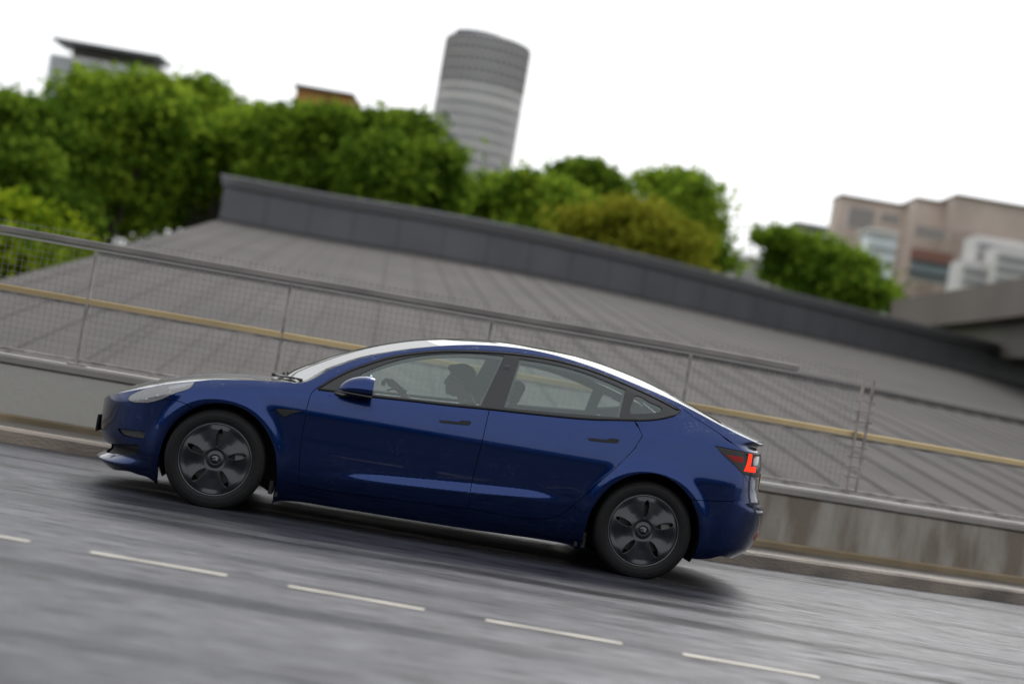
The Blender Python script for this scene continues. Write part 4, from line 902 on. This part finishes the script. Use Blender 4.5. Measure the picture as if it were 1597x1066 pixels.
def tree(name, dep, blobs, leafm, label, size=.46, dens=44, group=None, seed=1, gz0=-.6):
    rg = np.random.default_rng(seed); cs = []; s = dep / FPX
    for (a, b_, r) in blobs:
        p = at(a, b_, dep + rg.uniform(-2, 2)); cs.append((np.array(p), r * s))
    base = np.array([np.mean([c[0][0] for c in cs]), dep, gz0]); V = []
    big = cs; cs = []
    for c, r in big:
        cs.append((c, r * .95)); k = 5; d = rg.normal(size=(k, 3)); d /= np.linalg.norm(d, axis=1, keepdims=True)
        for q in d: cs.append((c + q * r * rg.uniform(.5, .95), r * rg.uniform(.22, .42)))
    for c, r in cs:
        nc = int(max(10, dens * r * r * 1.1 + 8))
        d = rg.normal(size=(nc, 3)); d /= np.linalg.norm(d, axis=1, keepdims=True)
        rr_ = r * np.abs(rg.normal(.72, .27, nc))[:, None]
        cc = c + d * rr_ * np.array([1.08, .9, .86])
        for q in cc:
            if q[2] < gz0 + .4: continue
            m = rg.integers(12, 22); V.append(q + rg.normal(size=(m, 3)) * np.array([.60, .5, .24]))
    L = np.concatenate(V); N = len(L); a = rg.normal(size=(N, 3)); a /= np.linalg.norm(a, axis=1, keepdims=True); t = rg.normal(size=(N, 3)); t -= a * np.sum(a * t, 1, keepdims=True); t /= np.linalg.norm(t, axis=1, keepdims=True); u = np.cross(a, t)
    sz = rg.uniform(.55, 1.1, (N, 1)) * size * .5; L = L - base
    Q = np.stack([L + t * sz, L + u * sz * .62, L - t * sz, L - u * sz * .62], 1).reshape(-1, 3)
    tr_ = empty(name, tuple(base), 0, label, 'tree' if 'tree' in name else 'shrub', group)
    me = bpy.data.meshes.new('crown'); me.vertices.add(4 * N); me.vertices.foreach_set('co', Q.ravel()); me.loops.add(4 * N); me.loops.foreach_set('vertex_index', np.arange(4 * N)); me.polygons.add(N); me.polygons.foreach_set('loop_start', np.arange(0, 4 * N, 4)); me.polygons.foreach_set('loop_total', np.full(N, 4)); me.update(calc_edges=True); me.materials.append(leafm)
    o = bpy.data.objects.new('crown', me); C.objects.link(o); o.parent = tr_
    mb = MB(); hmin = min(c[0][2] for c in cs); tops = [Vector((c[0] - base).tolist()) for c in big]; k0 = Vector((0, 0, max(1.2, (hmin - gz0) * .55)))
    R0 = max(.12, .045 * max(t_.z for t_ in tops)); mb.tube([(0, 0, 0), (.05, 0, k0.z * .5), tuple(k0)], [R0 * 1.25, R0, R0 * .8], 10)
    for t_ in tops: mb.tube([tuple(k0 - Vector((0, 0, .1))), tuple(k0.lerp(t_, .5) + Vector((0, 0, .3))), tuple(t_)], [R0 * .6, R0 * .38, R0 * .12], 7)
    tk = mb.build('trunk', BARK, tr_, smooth=True); return tr_
GT = 'broadleaf trees beyond the low building'
tree('broadleaf_tree', 78, [(0, 185, 42), (-60, 220, 70), (50, 200, 55), (20, 260, 70), (-40, 310, 70), (85, 270, 55), (30, 325, 60), (90, 340, 45)], LD, 'dark green tree at the far left edge below the office', seed=11, group=GT)
tree('broadleaf_tree', 84, [(130, 160, 40), (170, 148, 38), (215, 160, 40), (150, 210, 70), (215, 220, 70), (120, 270, 60), (190, 290, 65), (255, 178, 44), (120, 325, 55), (190, 330, 48)], LG, 'large green tree in front of the flat roofed office', seed=12, group=GT)
tree('broadleaf_tree', 88, [(312, 150, 30), (330, 190, 50), (290, 220, 60), (370, 215, 50), (410, 220, 42), (300, 290, 60), (360, 280, 60), (425, 270, 45), (255, 325, 45), (300, 330, 30)], LG, 'wide green tree between office and orange rooftop box', seed=13, group=GT)
tree('broadleaf_tree', 82, [(450, 188, 24), (500, 196, 30), (540, 198, 30), (470, 230, 55), (540, 240, 55), (500, 280, 55), (440, 280, 40)], LD, 'dark tree right below the orange rooftop box', seed=14, group=GT)
tree('broadleaf_tree', 80, [(600, 205, 32), (645, 215, 34), (670, 245, 34), (600, 255, 50), (655, 285, 45), (590, 300, 40), (683, 290, 24)], LD, 'dark tree left of the round tower', seed=15, group=GT)
tree('broadleaf_tree', 92, [(735, 312, 30), (770, 305, 32), (815, 302, 30), (855, 312, 36), (760, 345, 40), (830, 345, 42), (890, 330, 36)], LG, 'bright low tree at the foot of the round tower', seed=16, group=GT)
tree('broadleaf_tree', 110, [(885, 270, 15), (920, 268, 17), (940, 280, 17), (905, 300, 32), (955, 305, 24)], LD, 'small dark treetop right of the round tower', seed=17, group=GT, size=.5)
tree('broadleaf_tree', 98, [(1030, 290, 22), (1065, 285, 20), (1085, 310, 34), (1040, 330, 36), (1098, 350, 34), (1104, 395, 30), (1075, 390, 40)], LG, 'tall green tree behind the olive tree', seed=18, group=GT)
tree('broadleaf_tree', 84, [(905, 358, 32), (950, 352, 40), (1000, 358, 45), (1045, 375, 38), (980, 400, 50), (1050, 415, 36)], LY, 'round olive yellow tree above the dark parapet band', seed=19, group=GT, size=.42)
tree('broadleaf_tree', 105, [(1214, 372, 17), (1240, 385, 28), (1280, 400, 34), (1325, 415, 34), (1230, 420, 28), (1270, 440, 40), (1345, 450, 34), (1370, 462, 22)], LD, 'dark tree in front of the brown stepped building', seed=20, group=GT, size=.5)
tree('low_shrub', 52, [(-30, 350, 40), (8, 335, 30), (35, 352, 24), (-10, 395, 45), (45, 392, 28), (85, 380, 16)], LB, 'lime green shrub behind the mesh at the left edge', seed=21, size=.34, dens=90)

# ------------------------------------------------------------------ buildings behind
def bpx(mb, x, y, wpx, hpx, dep, thick, mi=0, o=0):       # box from the sight line of its top left corner, sizes in photo pixels at that distance
    p = at(x, y, dep); s = dep / FPX; mb.box(p.x, p.x + wpx * s, dep + o, dep + thick, p.z - hpx * s, p.z, mi=mi)
WINM = mat('window_glass_far', (.10, .12, .14), rough=.15, spec=.8); CONC = mat('pale_concrete', (.76, .76, .78), rough=.8, noise=.1, nscale=.2); DKR = mat('roof_dark', (.13, .13, .145), rough=.6)
BO = empty('office_building', tuple(at(160, 120, 235).xy) + (-.6,), 0, 'pale office block with overhanging dark flat roof at upper left', 'building')
mb = MB(); bpx(mb, 78, 82, 155, 340, 235, 20); under(mb.build('wall', CONC), BO)
mb = MB(); bpx(mb, 87, 61, 172, 5, 235, 6, o=-2); under(mb.build('roof', DKR), BO)
mb = MB(); bpx(mb, 108, 68.5, 130, 14, 235, 14, o=2); under(mb.build('penthouse', mat('penthouse', (.16, .14, .13), rough=.6)), BO)
for k in range(5): mb = MB(); bpx(mb, 80, 90 + k * 12, 151, 5, 235, 1, o=-.25); under(mb.build('window_band', WINM), BO)
BO = empty('rooftop_box', tuple(at(505, 140, 160).xy) + (-.6,), 0, 'orange brick block with thin dark flat roof above trees', 'building')
mb = MB(); bpx(mb, 463, 135, 88, 300, 160, 9); under(mb.build('wall', mat('orange_brick', (.50, .24, .08), rough=.8, noise=.15, nscale=1)), BO)
mb = MB(); bpx(mb, 459, 132, 97, 2.6, 160, 11, o=-1); under(mb.build('roof', DKR), BO)
# round tower
TD = 490; tp = at(762, 71, TD); TR = 66.5 * TD / FPX; TS = TD / FPX
BT = empty('round_tower', (tp.x, TD, -.6), 0, 'tall round grey office tower with ringed floors and banded windows', 'tower')
hT = tp.z + .6; c0 = (0, 0, 0)
TW = mat('tower_wall', (.52, .50, .50), rough=.5, noise=.12, nscale=.15); TG = mat('tower_glass', (.16, .165, .18), rough=.2, spec=.8); TL = mat('tower_pale', (.72, .70, .68), rough=.7)
mb = MB(); mb.lathe([(TR * .985, 0), (TR * .985, hT)], c0, axis='z', n=96); o = mb.build('wall', TG, BT, smooth=True)
mb = MB(); z = hT - 1.2; fl_ = 17.3 * TS; k = 0
while z > 5:
    pale = 74 * TS < hT - z < 100 * TS
    hh = (3.5 if k < 5 else 6.5) * TS
    (mb).lathe([(TR * .97, z - hh), (TR * 1.014, z - hh), (TR * 1.014, z), (TR * .97, z)], c0, axis='z', n=96); z -= fl_; k += 1
mb.build('floor_band', TW, BT)
mb = MB()
for dz in (74, 91): mb.lathe([(TR * .98, hT - (dz + 3) * TS), (TR * 1.03, hT - (dz + 4.5) * TS), (TR * 1.03, hT - dz * TS), (TR * .98, hT - dz * TS)], c0, axis='z', n=96)
mb.build('pale_band', TL, BT)
mb = MB()
for k in range(60):
    a = 2 * math.pi * k / 60; r_ = TR * 1.012; x, y = math.cos(a) * r_, math.sin(a) * r_; mb.box(x - .24, x + .24, y - .24, y + .24, 4, hT - 75 * TS)
mb.build('mullion', mat('mullion_far', (.56, .54, .54), rough=.5), BT)
mb = MB()
for k in range(40):
    a = 2 * math.pi * k / 40; r_ = TR * 1.0; x, y = math.cos(a) * r_, math.sin(a) * r_; mb.box(x - .42, x + .42, y - .42, y + .42, hT - 73 * TS, hT)
mb.build('fin', mat('fin_far', (.30, .28, .28), rough=.5), BT)
mb = MB(); mb.lathe([(0, hT + 1.6), (TR * .8, hT + 1.6), (TR * 1.0, hT + .6), (TR * 1.01, hT), (0, hT)], c0, axis='z', n=96); mb.lathe([(0, hT + 2.6), (TR * .62, hT + 2.6), (TR * .62, hT + 1.0)], (-TR * .22, 0, 0), axis='z', n=64); mb.build('roof', mat('tower_roof', (.09, .09, .10), rough=.6), BT)
# stepped brown building and its neighbours on the right
TAN = mat('tan_stone', (.52, .43, .375), rough=.8, noise=.12, nscale=.15); TAN2 = mat('brown_stone', (.44, .36, .315), rough=.8, noise=.15, nscale=.15)
D = 265; BR = empty('stepped_building', tuple(at(1450, 400, D).xy) + (-.6,), 0, 'brown stone building rising in steps at the right', 'building')
for i, (x, y, wp, m_) in enumerate(((1312, 304, 130, TAN), (1430, 309, 80, TAN), (1492, 304, 220, TAN2))):
    mb = MB(); bpx(mb, x, y, wp, 320, D - i * 6, 7 + i * 6); under(mb.build('wall', m_, ), BR)
    mb = MB(); bpx(mb, x - 1.5, y - 2, wp + 3, 2.5, D - i * 6, 7 + i * 6, o=-.6); under(mb.build('coping', mat('cop%d' % i, (.16, .135, .12), rough=.8)), BR)
for i in range(6): mb = MB(); bpx(mb, 1322 + 0, 331 + i * 14, 250, 1.6, D - 13, .5); under(mb.build('string_course', TAN2), BR)
for (x, y, wp, hp) in ((1326, 322, 40, 32), (1376, 332, 28, 14), (1430, 352, 46, 16), (1436, 396, 56, 13)):
    mb = MB(); bpx(mb, x, y, wp, hp, D - 14, .6); under(mb.build('window', mat('pane%d' % x, (.20, .18, .17), rough=.3)), BR)
mb = MB(); bpx(mb, 1424, 386, 64, 16, D - 15, .8); under(mb.build('cladding_panel', mat('red_cladding', (.17, .075, .05), rough=.7)), BR)
mb = MB(); bpx(mb, 1424, 404, 60, 30, D - 15, .8); under(mb.build('window', mat('teal_glass', (.16, .22, .23), rough=.2)), BR)
mb = MB(); bpx(mb, 1424, 402, 62, 4, D - 16, 2); bpx(mb, 1420, 420, 62, 4, D - 16, 2); under(mb.build('balcony', mat('balc', (.06, .05, .055), rough=.6)), BR)
GW = mat('white_glazing', (.55, .60, .62), rough=.3); WH = mat('white_render', (.58, .56, .54), rough=.8)
BG = empty('stair_tower', tuple(at(1376, 400, 235).xy) + (-.6,), 0, 'white glazed stair tower in front of the brown building', 'building')
mb = MB(); bpx(mb, 1358, 357, 44, 200, 236, 6); under(mb.build('wall', GW), BG)
mb = MB(); bpx(mb, 1356, 354, 48, 6, 235, 8); under(mb.build('roof', WH), BG)
for k in range(5): mb = MB(); bpx(mb, 1358 - k * 4, 383 + k * 22, 44, 3, 235.5, .4); under(mb.build('floor_line', mat('fl%d' % k, (.25, .24, .25), rough=.6)), BG)
BW_ = empty('terraced_flats', tuple(at(1540, 400, 215).xy) + (-.6,), 0, 'white terraced flats above the flyover at the right edge', 'building')
for i, (x, y, wp, hp) in enumerate(((1524, 366, 130, 240), (1502, 404, 40, 200), (1556, 384, 80, 200))):
    mb = MB(); bpx(mb, x, y, wp, hp, 218 - i * 3, 6); under(mb.build('wall', WH), BW_)
    for k in range(4): mb = MB(); bpx(mb, x + 4 - k * 2, y + 12 + k * 17, min(wp - 8, 84), 7, 217.5 - i * 3, .4); under(mb.build('window_band', mat('wb%d%d' % (i, k), (.22, .23, .24), rough=.3)), BW_)
BP = empty('far_block', tuple(at(1260, 360, 330).xy) + (-.6,), 0, 'pale flat roofed block half hidden by the dark tree', 'building')
mb = MB(); bpx(mb, 1222, 352, 95, 250, 330, 20); under(mb.build('wall', WH), BP)
mb = MB(); bpx(mb, 1240, 345, 66, 5, 330, 14, o=-1); under(mb.build('roof', mat('roofgrey', (.22, .22, .25), rough=.6)), BP)
for k in range(3): mb = MB(); bpx(mb, 1226, 364 + k * 12, 88, 3, 329.5, .5); under(mb.build('window_band', WINM), BP)
BP = empty('white_block', tuple(at(1165, 410, 200).xy) + (-.6,), 0, 'small white banded block between two trees', 'building')
mb = MB(); bpx(mb, 1143, 393, 52, 180, 200, 12); under(mb.build('wall', WH), BP)
for k in range(4): mb = MB(); bpx(mb, 1145, 401 + k * 12, 47, 4, 199.6, .5); under(mb.build('window_band', WINM), BP)
# flyover
FZ = 9.0
f1 = [gz(a, b_, FZ) for a, b_ in ((1392, 468), (1450, 458), (1500, 450), (1550, 441), (1600, 431))]
fp = [(p.x, p.y) for p in f1]; fp = fp + [tuple(Vector(fp[-1]) * 2 - Vector(fp[-2])), tuple(Vector(fp[-1]) * 14 - Vector(fp[-2]) * 13)]
FP = path_pts(fp, 2.0); print('flyover', [tuple(round(c, 1) for c in p) for p in fp])
FY = empty('flyover', (FP[len(FP)//2].x, FP[len(FP)//2].y, -.6), 0, 'curved concrete flyover with dark underside at the right edge', 'flyover')
mb = MB(); sweep(mb, FP, [(0, FZ - 1.1), (0, FZ), (.4, FZ), (.4, FZ - .8), (12, FZ - .8), (12, FZ - 1.6), (.0, FZ - 1.6)]); under(mb.build('deck', mat('deck_conc', (.15, .125, .11), rough=.8, noise=.15, nscale=.2)), FY)
mb = MB(); sweep(mb, FP, [(1.5, FZ - 3.0), (1.0, FZ - 1.65), (11, FZ - 1.65), (10.5, FZ - 3.0)]); under(mb.build('girder', mat('girder_conc', (.27, .25, .235), rough=.8)), FY)
for k in (3, len(FP) // 2, len(FP) - 4):
    if 0 <= k < len(FP): p = FP[k]; mb = MB(); mb.box(p.x + 1, p.x + 3, p.y + 4, p.y + 7, -.6, FZ - 3.0); under(mb.build('pier', mat('pier%d' % k, (.10, .095, .09), rough=.8)), FY)
# ------------------------------------------------------------------ the other side of the road, seen only as reflections in the car
OPP = empty('roadside_building', (0, -15, -.6), 0, 'long dark brick building on the near side of the road', 'building')
mb = MB(); mb.box(-60, 60, -19, -15, -.6, 5.6); under(mb.build('wall', mat('opposite_brick', (.05, .045, .042), rough=.8)), OPP)
for k in range(16):
    mb = MB(); mb.box(-56 + 7 * k, -52.6 + 7 * k, -15.06, -15.0, 1.2, 4.2); under(mb.build('window', mat('opp_win%d' % k, (.16, .19, .24), rough=.1)), OPP)
